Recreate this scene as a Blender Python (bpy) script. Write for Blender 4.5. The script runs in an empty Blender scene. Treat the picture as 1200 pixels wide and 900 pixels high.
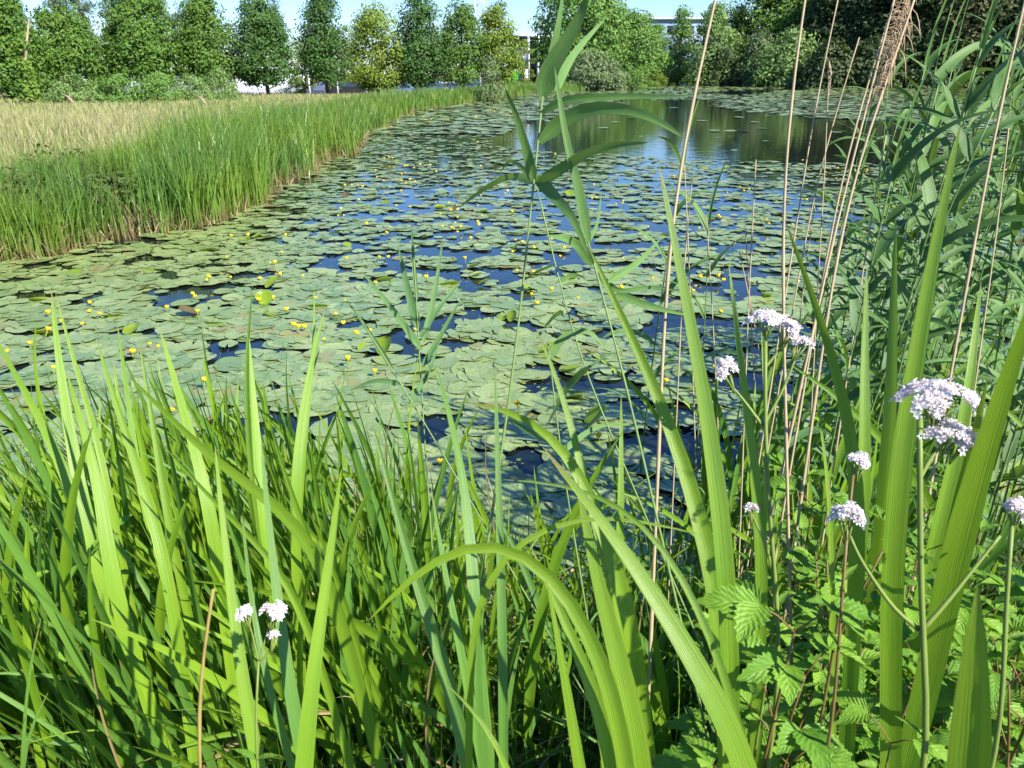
import bpy, math, random
import numpy as np
from mathutils import Vector

R = math.radians
random.seed(7)
scn = bpy.context.scene
COL = scn.collection

# ------------------------------------------------------------------ camera, sky, sun, exposure
EYE = 1.8
FPX = 906.0                                   # focal length in photo pixels (1200 wide)
PITCH = math.atan(366 / FPX)                  # horizon at row 84 of 900
cam_d = bpy.data.cameras.new('camera')
cam_d.sensor_width = 36.0
cam_d.lens = 36.0 * FPX / 1200.0
cam_d.clip_start = 0.05
cam_d.clip_end = 2000
cam_d.dof.use_dof = True
cam_d.dof.focus_distance = 2.6
cam_d.dof.aperture_fstop = 14
cam = bpy.data.objects.new('camera', cam_d)
COL.objects.link(cam)
cam.location = (0, 0, EYE)
cam.rotation_euler = (math.pi / 2 - PITCH, 0, 0)
scn.camera = cam

SUN_AZ = R(128)                               # clockwise from +Y : behind the camera, to the right
SUN_EL = R(43)
world = bpy.data.worlds.new('World')
scn.world = world
world.use_nodes = True
wn = world.node_tree
wn.nodes.clear()
sky = wn.nodes.new('ShaderNodeTexSky')
sky.sky_type = 'NISHITA'
sky.sun_disc = False
sky.sun_elevation = SUN_EL
sky.sun_rotation = SUN_AZ
sky.air_density = 1.0
sky.dust_density = 0.25
sky.ozone_density = 2.5
bg = wn.nodes.new('ShaderNodeBackground')
bg.inputs['Strength'].default_value = 0.095
wo = wn.nodes.new('ShaderNodeOutputWorld')
hsv = wn.nodes.new('ShaderNodeHueSaturation')
hsv.inputs['Saturation'].default_value = 1.25
wn.links.new(sky.outputs[0], hsv.inputs['Color'])
tint = wn.nodes.new('ShaderNodeMix')
tint.data_type = 'RGBA'; tint.blend_type = 'MULTIPLY'
tint.inputs[0].default_value = 1.0
tint.inputs[7].default_value = (0.72, 0.84, 1.10, 1)
wn.links.new(hsv.outputs[0], tint.inputs[6])
wn.links.new(tint.outputs[2], bg.inputs[0])
wn.links.new(bg.outputs[0], wo.inputs[0])

sun_d = bpy.data.lights.new('sun', 'SUN')
sun_d.energy = 5.0
sun_d.angle = R(0.53)
sun_d.color = (1.0, 0.95, 0.86)
sun = bpy.data.objects.new('sun', sun_d)
COL.objects.link(sun)
sdir = Vector((math.sin(SUN_AZ) * math.cos(SUN_EL), math.cos(SUN_AZ) * math.cos(SUN_EL), math.sin(SUN_EL)))
sun.rotation_euler = sdir.to_track_quat('Z', 'Y').to_euler()

scn.view_settings.view_transform = 'Standard'
scn.view_settings.look = 'None'
scn.view_settings.gamma = 1.0
scn.view_settings.use_curve_mapping = False
scn.view_settings.exposure = 1.12
scn.cycles.use_denoising = True
scn.cycles.max_bounces = 7
scn.cycles.diffuse_bounces = 3
scn.cycles.glossy_bounces = 3
scn.cycles.transmission_bounces = 4
scn.cycles.transparent_max_bounces = 4
scn.cycles.caustics_reflective = False
scn.cycles.caustics_refractive = False

# ------------------------------------------------------------------ projection helpers
CP, SP = math.cos(PITCH), math.sin(PITCH)


def P(x, y, d):
    """point seen at photo pixel (x, y) at axial depth d"""
    a, b = (x - 600) / FPX, (450 - y) / FPX
    return np.array((d * a, d * (CP + SP * b), EYE + d * (-SP + CP * b)))


def PY(x, y, Y):
    b = (450 - y) / FPX
    return P(x, y, Y / (CP + SP * b))


def PZ(x, y, z=0.0):
    b = (450 - y) / FPX
    return P(x, y, (z - EYE) / (-SP + CP * b))


def proj(p):
    dx, dy, dz = p[0], p[1], p[2] - EYE
    f = dy * CP - dz * SP
    u = dy * SP + dz * CP
    return 600 + FPX * dx / f, 450 - FPX * u / f, f


# ------------------------------------------------------------------ noise
def vnoise(x, y, seed=0):
    x = np.asarray(x, float); y = np.asarray(y, float)
    def h(i, j):
        n = np.sin(i * 127.1 + j * 311.7 + seed * 74.7) * 43758.5453
        return n - np.floor(n)
    i, j = np.floor(x), np.floor(y)
    fx, fy = x - i, y - j
    fx = fx * fx * (3 - 2 * fx); fy = fy * fy * (3 - 2 * fy)
    return (h(i, j) * (1 - fx) + h(i + 1, j) * fx) * (1 - fy) + (h(i, j + 1) * (1 - fx) + h(i + 1, j + 1) * fx) * fy


def fbm(x, y, seed=0, o=3):
    s, a, t = 0, 0.5, 0
    for k in range(o):
        s = s + a * vnoise(np.asarray(x) * 2 ** k, np.asarray(y) * 2 ** k, seed + k)
        t += a; a *= 0.5
    return s / t


# ------------------------------------------------------------------ scene-graph helpers
def tag(o, label=None, cat=None, group=None, kind=None):
    if label: o['label'] = label
    if cat: o['category'] = cat
    if group: o['group'] = group
    if kind: o['kind'] = kind
    return o


def empty(name, loc, label, cat, group=None):
    o = bpy.data.objects.new(name, None)
    o.empty_display_size = 0.1
    COL.objects.link(o)
    o.location = Vector([float(v) for v in loc])
    return tag(o, label, cat, group)


class MB:
    """collects vertices / faces / uvs and links them as ONE mesh object"""
    def __init__(self):
        self.v, self.f, self.uv, self.n = [], [], [], 0

    def add(self, verts, faces, uvs=None):
        verts = np.asarray(verts, float)
        self.v.append(verts)
        k = self.n
        self.f.extend([tuple(int(i) + k for i in fc) for fc in faces])
        self.uv.append(np.zeros((len(verts), 2)) if uvs is None else np.asarray(uvs, float))
        self.n += len(verts)

    def mesh(self, name, mat, origin=(0, 0, 0), smooth=True):
        me = bpy.data.meshes.new(name)
        V = np.concatenate(self.v) - np.asarray(origin, float)
        U = np.concatenate(self.uv)
        me.from_pydata(V.tolist(), [], self.f)
        uvl = me.uv_layers.new(name='UVMap')
        li = np.empty(len(me.loops), np.int32)
        me.loops.foreach_get('vertex_index', li)
        uvl.data.foreach_set('uv', U[li].astype(np.float32).ravel())
        if smooth:
            me.polygons.foreach_set('use_smooth', np.ones(len(me.polygons), bool))
        me.materials.append(mat)
        me.update()
        return me

    def build(self, name, mat, parent=None, origin=None, smooth=True):
        """origin: world origin of the parent (or of the object itself when top-level)"""
        if origin is None:
            origin = tuple(parent.location) if parent is not None else (0, 0, 0)
        o = bpy.data.objects.new(name, self.mesh(name, mat, origin, smooth))
        COL.objects.link(o)
        if parent is not None:
            o.parent = parent
        else:
            o.location = Vector([float(v) for v in origin])
        return o

    # --- shapes
    def box(self, lo, hi):
        x0, y0, z0 = lo; x1, y1, z1 = hi
        self.add([(x0, y0, z0), (x1, y0, z0), (x1, y1, z0), (x0, y1, z0), (x0, y0, z1), (x1, y0, z1), (x1, y1, z1), (x0, y1, z1)],
                 [(0, 3, 2, 1), (4, 5, 6, 7), (0, 1, 5, 4), (1, 2, 6, 5), (2, 3, 7, 6), (3, 0, 4, 7)])

    def tube(self, pts, rad, seg=6, cap=True):
        pts = np.asarray(pts, float); n = len(pts)
        rad = np.broadcast_to(np.asarray(rad, float), (n,))
        T = np.gradient(pts, axis=0)
        T /= np.linalg.norm(T, axis=1, keepdims=True) + 1e-9
        ref = np.array((0.31, 0.9, 0.2)); ref /= np.linalg.norm(ref)
        A = np.cross(T, ref); A /= np.linalg.norm(A, axis=1, keepdims=True) + 1e-9
        B = np.cross(T, A)
        ang = np.linspace(0, 2 * np.pi, seg, endpoint=False)
        ring = A[:, None, :] * np.cos(ang)[None, :, None] + B[:, None, :] * np.sin(ang)[None, :, None]
        V = pts[:, None, :] + ring * rad[:, None, None]
        uv = np.stack(np.broadcast_arrays(ang[None, :] / 6.283, np.linspace(0, 1, n)[:, None]), -1)
        F = []
        for i in range(n - 1):
            for j in range(seg):
                k = (j + 1) % seg
                F.append((i * seg + j, i * seg + k, (i + 1) * seg + k, (i + 1) * seg + j))
        if cap:
            F.append(tuple(range(seg))[::-1]); F.append(tuple((n - 1) * seg + j for j in range(seg)))
        self.add(V.reshape(-1, 3), F, uv.reshape(-1, 2))

    def ribbon(self, pts, wid, face, fold=0.18, twist=0.0):
        """a leaf blade: pts root->tip, full widths, face = vector the upper side looks to"""
        pts = np.asarray(pts, float); n = len(pts)
        T = np.gradient(pts, axis=0)
        T /= np.linalg.norm(T, axis=1, keepdims=True) + 1e-9
        face = np.asarray(face, float)
        if face.ndim == 1: face = np.broadcast_to(face, (n, 3))
        S = np.cross(T, face); S /= np.linalg.norm(S, axis=1, keepdims=True) + 1e-9
        N = np.cross(S, T)
        if twist:
            a = np.linspace(0, twist, n)[:, None]
            S, N = S * np.cos(a) + N * np.sin(a), N * np.cos(a) - S * np.sin(a)
        w = np.asarray(wid, float)[:, None] * 0.5
        cols = [-1, -0.5, 0, 0.5, 1]
        V = np.stack([pts + S * w * c - N * w * fold * (1 - abs(c)) for c in cols], 1)
        vv = np.linspace(0, 1, n)
        uv = np.stack(np.broadcast_arrays(np.array([(c + 1) / 2 for c in cols])[None, :], vv[:, None]), -1)
        F = []
        for i in range(n - 1):
            for j in range(4):
                a = i * 5 + j
                F.append((a, a + 1, a + 6, a + 5))
        self.add(V.reshape(-1, 3), F, uv.reshape(-1, 2))


def spline(ctrl, n, smooth=None):
    """Catmull-Rom through the control points, about evenly spaced"""
    C = np.asarray(ctrl, float)
    if len(C) == 2:
        t = np.linspace(0, 1, n)[:, None]
        return C[0] * (1 - t) + C[1] * t
    E = np.vstack([2 * C[0] - C[1], C, 2 * C[-1] - C[-2]])
    out = []
    for i in range(len(C) - 1):
        p0, p1, p2, p3 = E[i:i + 4]
        for t in np.linspace(0, 1, 14, endpoint=False):
            out.append(0.5 * ((2 * p1) + (p2 - p0) * t + (2 * p0 - 5 * p1 + 4 * p2 - p3) * t * t + (3 * p1 - p0 - 3 * p2 + p3) * t ** 3))
    out.append(C[-1]); out = np.array(out)
    for n2, it in ((72, 60), (n, 0)):
        L = np.concatenate([[0], np.cumsum(np.linalg.norm(np.diff(out, axis=0), axis=1))])
        s = np.linspace(0, L[-1], n2)
        out = np.stack([np.interp(s, L, out[:, k]) for k in range(3)], 1)
        for _ in range(it if smooth is None else (smooth if it else 0)):
            out[1:-1] = 0.5 * out[1:-1] + 0.25 * (out[:-2] + out[2:])
    return out


def copy_thing(o, loc=None, rz=None, sc=None, label=None):
    c = o.copy(); COL.objects.link(c)
    for ch in o.children:
        d = ch.copy(); COL.objects.link(d); d.parent = c
        for g in ch.children:
            e = g.copy(); COL.objects.link(e); e.parent = d
    if loc is not None: c.location = Vector([float(v) for v in loc])
    if rz is not None: c.rotation_euler = (0, 0, rz)
    if sc is not None: c.scale = (sc, sc, sc)
    if label: c['label'] = label
    return c


# ------------------------------------------------------------------ materials
class NT:
    def __init__(self, name):
        self.m = bpy.data.materials.new(name)
        self.m.use_nodes = True
        self.t = self.m.node_tree
        self.t.nodes.clear()
        self.out = self.t.nodes.new('ShaderNodeOutputMaterial')

    def n(self, typ, **kw):
        nd = self.t.nodes.new(typ)
        for k, v in kw.items():
            if hasattr(nd, k) and k not in nd.inputs: setattr(nd, k, v)
            else: nd.inputs[k].default_value = v
        return nd

    def l(self, a, b): self.t.links.new(a, b)

    def mix(self, fac, a, b, mode='MIX'):
        m = self.t.nodes.new('ShaderNodeMix'); m.data_type = 'RGBA'; m.blend_type = mode
        for s, v in ((m.inputs[0], fac), (m.inputs[6], a), (m.inputs[7], b)):
            if isinstance(v, bpy.types.NodeSocket): self.l(v, s)
            elif isinstance(v, (int, float)): s.default_value = v
            else: s.default_value = (*v, 1) if len(v) == 3 else v
        return m.outputs[2]

    def ramp(self, fac, lo, hi):
        m = self.n('ShaderNodeMapRange'); m.inputs[1].default_value = lo; m.inputs[2].default_value = hi
        self.l(fac, m.inputs[0]); return m.outputs[0]

    def math(self, op, a, b=0.0):
        m = self.t.nodes.new('ShaderNodeMath'); m.operation = op
        for s, v in ((m.inputs[0], a), (m.inputs[1], b)):
            if isinstance(v, bpy.types.NodeSocket): self.l(v, s)
            else: s.default_value = v
        return m.outputs[0]

    def noise(self, scale, coord=None, detail=2.0, out=0):
        k = self.n('ShaderNodeTexNoise'); k.inputs['Scale'].default_value = scale; k.inputs['Detail'].default_value = detail
        if coord is not None: self.l(coord, k.inputs['Vector'])
        return k.outputs[out]

    def principled(self, color, rough=0.5, spec=0.5, normal=None, metal=0.0):
        p = self.n('ShaderNodeBsdfPrincipled')
        if isinstance(color, bpy.types.NodeSocket): self.l(color, p.inputs['Base Color'])
        else: p.inputs['Base Color'].default_value = (*color, 1)
        if isinstance(rough, bpy.types.NodeSocket): self.l(rough, p.inputs['Roughness'])
        else: p.inputs['Roughness'].default_value = rough
        p.inputs['Specular IOR Level'].default_value = spec
        p.inputs['Metallic'].default_value = metal
        if normal is not None: self.l(normal, p.inputs['Normal'])
        return p

    def done(self, shader): self.l(shader, self.out.inputs['Surface']); return self.m


def bump(t, h, strength, dist=0.01):
    b = t.n('ShaderNodeBump'); b.inputs['Strength'].default_value = strength; b.inputs['Distance'].default_value = dist
    t.l(h, b.inputs['Height']); return b.outputs[0]


def leaf_shader(t, col, tcol, transl, rough, spec, normal=None):
    p = t.principled(col, rough, spec, normal)
    tr = t.n('ShaderNodeBsdfTranslucent')
    t.l(tcol, tr.inputs['Color'])
    if normal is not None: t.l(normal, tr.inputs['Normal'])
    mx = t.n('ShaderNodeMixShader'); mx.inputs[0].default_value = transl
    t.l(p.outputs[0], mx.inputs[1]); t.l(tr.outputs[0], mx.inputs[2])
    return t.done(mx.outputs[0])


def blade_mat(name, c1, c2, dry=(0.30, 0.20, 0.07), transl=0.32, rough=0.38, spec=0.5, base_dry=0.0, veins=26.0, tip=0.985, patch=0.25):
    """long parallel-veined leaf: per-leaf hue, veins, pale midrib, browned tip, blemishes"""
    t = NT(name)
    uv = t.n('ShaderNodeUVMap').outputs[0]
    sep = t.n('ShaderNodeSeparateXYZ'); t.l(uv, sep.inputs[0])
    U, V = sep.outputs[0], sep.outputs[1]
    rnd = t.n('ShaderNodeObjectInfo').outputs['Random']
    isl = t.n('ShaderNodeNewGeometry').outputs['Random Per Island']
    rr = t.math('FRACT', t.math('ADD', t.math('MULTIPLY', rnd, 7.3), isl))
    col = t.mix(rr, c1, c2)
    mp = t.n('ShaderNodeMapping'); mp.inputs['Scale'].default_value = (veins, 1.2, 1)
    t.l(uv, mp.inputs['Vector'])
    off = t.n('ShaderNodeCombineXYZ'); t.l(t.math('MULTIPLY', rr, 37.0), off.inputs[1]); t.l(off.outputs[0], mp.inputs['Location'])
    vn = t.noise(1.0, mp.outputs[0], 2.0)
    col = t.mix(t.math('MULTIPLY', t.ramp(vn, 0.35, 0.7), 0.55), col, tuple(v * 0.5 for v in c1))
    # length-wise hue change
    mp2 = t.n('ShaderNodeMapping'); mp2.inputs['Scale'].default_value = (1.5, 6, 1)
    t.l(uv, mp2.inputs['Vector']); t.l(off.outputs[0], mp2.inputs['Location'])
    ln = t.noise(1.0, mp2.outputs[0], 3.0)
    col = t.mix(t.math('MULTIPLY', t.ramp(ln, 0.4, 0.75), 0.4), col, (c2[0] * 1.25, c2[1] * 1.1, c2[2]))
    pos = t.n('ShaderNodeNewGeometry').outputs['Position']
    pn = t.ramp(t.noise(0.9, pos, 3.0), 0.42, 0.68)
    col = t.mix(t.math('MULTIPLY', pn, patch), col, (c1[0] * 0.62, c1[1] * 0.78, c1[2] * 2.0))
    # dead tip and spots
    r2 = t.math('POWER', t.math('FRACT', t.math('MULTIPLY', rr, 5.7)), 3.0)
    tipf = t.ramp(t.math('ADD', V, t.math('MULTIPLY', r2, 0.035)), tip, tip + 0.03)
    col = t.mix(t.math('MULTIPLY', tipf, 0.7), col, dry)
    sp = t.ramp(t.noise(2.2, mp2.outputs[0], 5.0), 0.665, 0.72)
    col = t.mix(t.math('MULTIPLY', sp, 0.7), col, dry)
    dots = t.ramp(t.noise(34.0, mp2.outputs[0], 2.0), 0.70, 0.76)
    col = t.mix(t.math('MULTIPLY', dots, 0.5), col, tuple(c * 0.5 for c in dry))
    au = t.math('ABSOLUTE', t.math('SUBTRACT', U, 0.5))
    ed = t.math('MULTIPLY', t.ramp(au, 0.44, 0.5), t.ramp(ln, 0.45, 0.6))
    col = t.mix(t.math('MULTIPLY', ed, 0.55), col, dry)
    if base_dry:
        bd = t.ramp(t.math('ADD', V, t.math('MULTIPLY', isl, base_dry * 0.7)), base_dry, 0.0)
        col = t.mix(bd, col, (0.24, 0.17, 0.07))
    nrm = bump(t, vn, 0.5, 0.002)
    tcol = t.mix(0.35, col, (0.34, 0.50, 0.02))
    return leaf_shader(t, col, tcol, transl, rough, spec, nrm)


def foliage_mat(name, c1, c2, c3=None, transl=0.25, rough=0.55, spec=0.25, patch=0.25):
    """leaf clumps of trees: each leaf its own hue, slow drift through the crown"""
    t = NT(name)
    isl = t.n('ShaderNodeNewGeometry').outputs['Random Per Island']
    col = t.mix(isl, c1, c2)
    tc = t.n('ShaderNodeTexCoord').outputs['Object']
    nz = t.ramp(t.noise(patch, tc, 2.0), 0.4, 0.65)
    col = t.mix(t.math('MULTIPLY', nz, 0.6), col, c3 or c2)
    tcol = t.mix(0.4, col, (0.22, 0.32, 0.02))
    return leaf_shader(t, col, tcol, transl, rough, spec)


def flat_mat(name, color, rough=0.6, spec=0.4, metal=0.0, var=0.15, scale=3.0, bmp=0.0):
    t = NT(name)
    tc = t.n('ShaderNodeTexCoord').outputs['Object']
    nz = t.noise(scale, tc, 4.0)
    col = t.mix(nz, tuple(c * (1 - var) for c in color), tuple(min(1, c * (1 + var)) for c in color))
    return t.done(t.principled(col, rough, spec, bump(t, nz, bmp, 0.02) if bmp else None, metal).outputs[0])


M = {}
M['iris'] = blade_mat('iris_leaf', (0.14, 0.29, 0.015), (0.27, 0.45, 0.026), transl=0.36)
M['iris_blue'] = blade_mat('iris_leaf_bluish', (0.105, 0.25, 0.032), (0.16, 0.33, 0.045), transl=0.33)
M['reed'] = blade_mat('reed_leaf', (0.105, 0.225, 0.055), (0.16, 0.30, 0.075), transl=0.30, rough=0.5, spec=0.3, veins=18)
M['reeddark'] = blade_mat('shaded_reed_leaf', (0.05, 0.125, 0.03), (0.095, 0.20, 0.045), transl=0.2, rough=0.5, spec=0.3, veins=18)  # darker copy of the reed leaf: thicket shade put into the colour
M['grass'] = blade_mat('fine_grass', (0.05, 0.13, 0.015), (0.11, 0.22, 0.03), transl=0.25, base_dry=0.12)
M['litter'] = blade_mat('dead_reed_litter', (0.19, 0.14, 0.06), (0.32, 0.26, 0.12), transl=0.1, veins=4, patch=0.0)
M['bankreed'] = blade_mat('bank_reed', (0.10, 0.22, 0.025), (0.24, 0.37, 0.05), transl=0.3, base_dry=0.2, veins=6, patch=0.6)
M['cane'] = flat_mat('dry_cane', (0.36, 0.28, 0.16), 0.6, 0.25, var=0.25, scale=20)
M['plume'] = flat_mat('dry_plume', (0.42, 0.30, 0.19), 0.8, 0.1, var=0.3, scale=40)
M['ochre'] = flat_mat('dry_stalk', (0.26, 0.20, 0.06), 0.7, 0.1, var=0.6, scale=25)
M['reedstem'] = flat_mat('reed_stem', (0.14, 0.22, 0.06), 0.45, 0.4, var=0.25, scale=12)
M['herbstem'] = flat_mat('herb_stem', (0.16, 0.22, 0.04), 0.5, 0.35, var=0.35, scale=14)
M['redstem'] = flat_mat('reddish_stem', (0.17, 0.11, 0.035), 0.5, 0.35, var=0.35, scale=14)
M['bark'] = flat_mat('bark', (0.10, 0.075, 0.05), 0.9, 0.1, var=0.4, scale=6, bmp=0.6)
M['deadwood'] = flat_mat('dead_wood', (0.32, 0.25, 0.17), 0.9, 0.1, var=0.35, scale=6, bmp=0.5)
M['lime'] = foliage_mat('lime_leaves', (0.065, 0.15, 0.022), (0.14, 0.24, 0.034), (0.08, 0.175, 0.022))
M['limedark'] = foliage_mat('dark_lime_leaves', (0.042, 0.11, 0.024), (0.09, 0.175, 0.034), (0.05, 0.125, 0.024))
M['limelight'] = foliage_mat('yellowish_leaves', (0.14, 0.22, 0.025), (0.24, 0.32, 0.04), (0.15, 0.23, 0.025))
M['poplar'] = foliage_mat('poplar_leaves', (0.10, 0.17, 0.08), (0.15, 0.22, 0.12), (0.11, 0.18, 0.09))  # silver-poplar tone, with distance haze put into the paler leaf colour
M['willow'] = foliage_mat('willow_leaves', (0.16, 0.27, 0.075), (0.24, 0.35, 0.11), (0.16, 0.28, 0.06))
M['greywillow'] = foliage_mat('grey_shrub_leaves', (0.14, 0.20, 0.08), (0.21, 0.27, 0.13), (0.13, 0.20, 0.07))
M['bush'] = foliage_mat('bush_leaves', (0.11, 0.23, 0.04), (0.18, 0.31, 0.065), (0.12, 0.25, 0.04))
M['wood'] = foliage_mat('wood_leaves', (0.035, 0.07, 0.02), (0.075, 0.105, 0.035), (0.05, 0.075, 0.025), transl=0.15)
M['olive'] = foliage_mat('olive_leaves', (0.07, 0.085, 0.025), (0.12, 0.115, 0.045), (0.06, 0.08, 0.02), transl=0.15)
M['ivy'] = foliage_mat('ivy_leaves', (0.10, 0.20, 0.02), (0.17, 0.27, 0.04))


def herb_mat(name, c1, c2):
    t = NT(name)
    uv = t.n('ShaderNodeUVMap').outputs[0]
    sep = t.n('ShaderNodeSeparateXYZ'); t.l(uv, sep.inputs[0])
    U, V = sep.outputs[0], sep.outputs[1]
    rnd = t.n('ShaderNodeObjectInfo').outputs['Random']
    au = t.math('ABSOLUTE', t.math('SUBTRACT', U, 0.5))
    ph = t.math('SUBTRACT', t.math('MULTIPLY', V, 7.0), t.math('MULTIPLY', au, 5.0))
    vein = t.math('ABSOLUTE', t.math('SUBTRACT', t.math('FRACT', ph), 0.5))
    vl = t.ramp(vein, 0.06, 0.0)
    mid = t.ramp(au, 0.05, 0.0)
    vv = t.math('MAXIMUM', vl, mid)
    col = t.mix(rnd, c1, c2)
    col = t.mix(t.math('MULTIPLY', vv, 0.35), col, (0.26, 0.38, 0.10))
    nz = t.noise(9.0, uv, 3.0)
    col = t.mix(t.math('MULTIPLY', t.ramp(nz, 0.5, 0.8), 0.4), col, tuple(c * 0.6 for c in c1))
    nrm = bump(t, vein, 0.5, 0.004)
    return leaf_shader(t, col, t.mix(0.35, col, (0.30, 0.46, 0.02)), 0.3, 0.5, 0.3, nrm)


M['herb'] = herb_mat('herb_leaf', (0.10, 0.24, 0.018), (0.20, 0.37, 0.03))


def petal_mat():
    t = NT('valerian_petals')
    isl = t.n('ShaderNodeNewGeometry').outputs['Random Per Island']
    col = t.mix(t.ramp(isl, 0.35, 1.0), (0.86, 0.82, 0.80), (0.82, 0.69, 0.69))
    return leaf_shader(t, col, col, 0.25, 0.6, 0.2)


M['petal'] = petal_mat()
M['yellow'] = flat_mat('yellow_petals', (0.85, 0.60, 0.02), 0.4, 0.4, var=0.12, scale=30)


def pad_mat(name, c1, c2, c3):
    t = NT(name)
    isl = t.n('ShaderNodeNewGeometry').outputs['Random Per Island']
    rnd = t.n('ShaderNodeObjectInfo').outputs['Random']
    rr = t.math('FRACT', t.math('ADD', t.math('MULTIPLY', rnd, 5.1), isl))
    col = t.mix(rr, c1, c2)
    tc = t.n('ShaderNodeNewGeometry').outputs['Position']
    big = t.ramp(t.noise(0.35, tc, 3.0), 0.42, 0.65)
    col = t.mix(t.math('MULTIPLY', big, 0.5), col, c3)
    uv = t.n('ShaderNodeUVMap').outputs[0]
    sep = t.n('ShaderNodeSeparateXYZ'); t.l(uv, sep.inputs[0])
    edge = t.ramp(sep.outputs[1], 0.86, 1.0)
    col = t.mix(t.math('MULTIPLY', edge, 0.25), col, (0.16, 0.20, 0.05))
    mot = t.noise(55.0, tc, 3.0)
    col = t.mix(t.math('MULTIPLY', t.ramp(mot, 0.4, 0.65), 0.35), col, tuple(c * 0.55 for c in c1))
    spots = t.ramp(t.noise(22.0, tc, 3.0), 0.60, 0.70)
    col = t.mix(t.math('MULTIPLY', spots, 0.35), col, (0.16, 0.12, 0.04))
    dead = t.ramp(rr, 0.945, 0.96)
    col = t.mix(t.math('MULTIPLY', dead, 0.8), col, (0.20, 0.18, 0.05))
    vein = t.math('ABSOLUTE', t.math('SINE', t.math('MULTIPLY', sep.outputs[0], 44.0)))
    hn = t.math('ADD', t.math('MULTIPLY', t.noise(28.0, tc, 3.0), 0.9), t.math('MULTIPLY', vein, 0.25))
    return t.done(t.principled(col, 0.36, 0.85, bump(t, hn, 0.28, 0.012)).outputs[0])


M['pad'] = pad_mat('lily_pad', (0.13, 0.215, 0.07), (0.28, 0.35, 0.13), (0.25, 0.30, 0.065))
M['padraised'] = blade_mat('raised_lily_leaf', (0.20, 0.33, 0.02), (0.30, 0.40, 0.03), transl=0.35, rough=0.35)


M['deadpad'] = flat_mat('dying_lily_leaf', (0.09, 0.075, 0.03), 0.5, 0.3, var=0.5, scale=20)


def water_mat():
    t = NT('pond_water')
    tc = t.n('ShaderNodeTexCoord').outputs['Object']
    n1 = t.noise(2.2, tc, 2.0); n2 = t.noise(9.0, tc, 2.0)
    h = t.math('ADD', n1, t.math('MULTIPLY', n2, 0.25))
    col = t.mix(t.ramp(t.noise(0.15, tc, 2.0), 0.4, 0.7), (0.008, 0.013, 0.012), (0.015, 0.018, 0.008))
    p = t.principled(col, 0.03, 0.5, bump(t, h, 0.22, 0.02))
    p.inputs['IOR'].default_value = 1.5
    return t.done(p.outputs[0])


def ground_mat():
    t = NT('ground_soil_and_turf')
    tc = t.n('ShaderNodeNewGeometry').outputs['Position']
    a = t.noise(0.25, tc, 4.0); b = t.noise(6.0, tc, 5.0)
    turf = t.mix(a, (0.14, 0.17, 0.05), (0.24, 0.21, 0.10))
    turf = t.mix(t.math('MULTIPLY', b, 0.5), turf, (0.08, 0.12, 0.03))
    sep = t.n('ShaderNodeSeparateXYZ'); t.l(tc, sep.inputs[0])
    mud = t.mix(b, (0.035, 0.028, 0.016), (0.075, 0.06, 0.035))
    near = t.math('MAXIMUM', t.ramp(sep.outputs[1], 7.0, 4.0), t.ramp(sep.outputs[2], 0.10, 0.04))
    col = t.mix(near, turf, mud)
    return t.done(t.principled(col, 0.95, 0.1, bump(t, b, 0.7, 0.05)).outputs[0])


# ------------------------------------------------------------------ the setting: ground and pond
LEFT = [(-60, 318), (0, 306), (60, 300), (130, 281), (230, 263), (290, 236), (340, 206), (400, 181), (432, 152), (480, 131), (560, 119), (632, 109)]
FAR = [(660, 106), (720, 103), (800, 98.5), (860, 97.5), (950, 98), (1060, 98), (1200, 98.5), (1330, 99)]
left_w = [PZ(*q)[:2] for q in LEFT]
far_w = [PZ(*q)[:2] for q in FAR]
near_w = [np.array(q) for q in ((60, 45), (20, 10.5), (7, 4.8), (3.2, 2.9), (1.6, 2.35), (0.6, 1.95), (-0.2, 1.85), (-1.2, 2.1), (-2.6, 2.5), (-5.5, 3.6), (-9.5, 5.5))]
POND = np.array(left_w + far_w + near_w)


def sdist(X, Y, poly=POND):
    """signed distance to the pond outline, positive on land"""
    X = np.asarray(X, float); Y = np.asarray(Y, float)
    d2 = np.full(X.shape, 1e18); inside = np.zeros(X.shape, bool)
    n = len(poly)
    for i in range(n):
        ax, ay = poly[i]; bx, by = poly[(i + 1) % n]
        ex, ey = bx - ax, by - ay
        t = np.clip(((X - ax) * ex + (Y - ay) * ey) / (ex * ex + ey * ey + 1e-12), 0, 1)
        d2 = np.minimum(d2, (X - ax - t * ex) ** 2 + (Y - ay - t * ey) ** 2)
        c = ((ay > Y) != (by > Y)) & (X < ex * (Y - ay) / (by - ay + 1e-12) + ax)
        inside ^= c
    d = np.sqrt(d2)
    return np.where(inside, -d, d)


def ss(t):
    t = np.clip(t, 0, 1); return t * t * (3 - 2 * t)


def gh(X, Y, sd=None):
    X = np.asarray(X, float); Y = np.asarray(Y, float)
    if sd is None: sd = sdist(X, Y)
    land = 0.14 + 0.26 * ss((6.5 - Y) / 3)                                # low meadow bank, higher bank under the viewer
    h = np.where(sd > 0, land * ss(sd / 1.6), -0.55 * ss(-sd / 2.0))
    h = h + np.where(sd > 0.5, 0.08 * (vnoise(X * 0.4, Y * 0.4, 3) - 0.5), 0)
    dip = ss((Y - 60) / 10) * ss((8 - X) / 8) * ss((sd - 4) / 6)         # lower-lying car park behind the meadow
    return h - 0.70 * dip


def ghs(x, y): return float(gh(np.array([x]), np.array([y]))[0])


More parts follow.
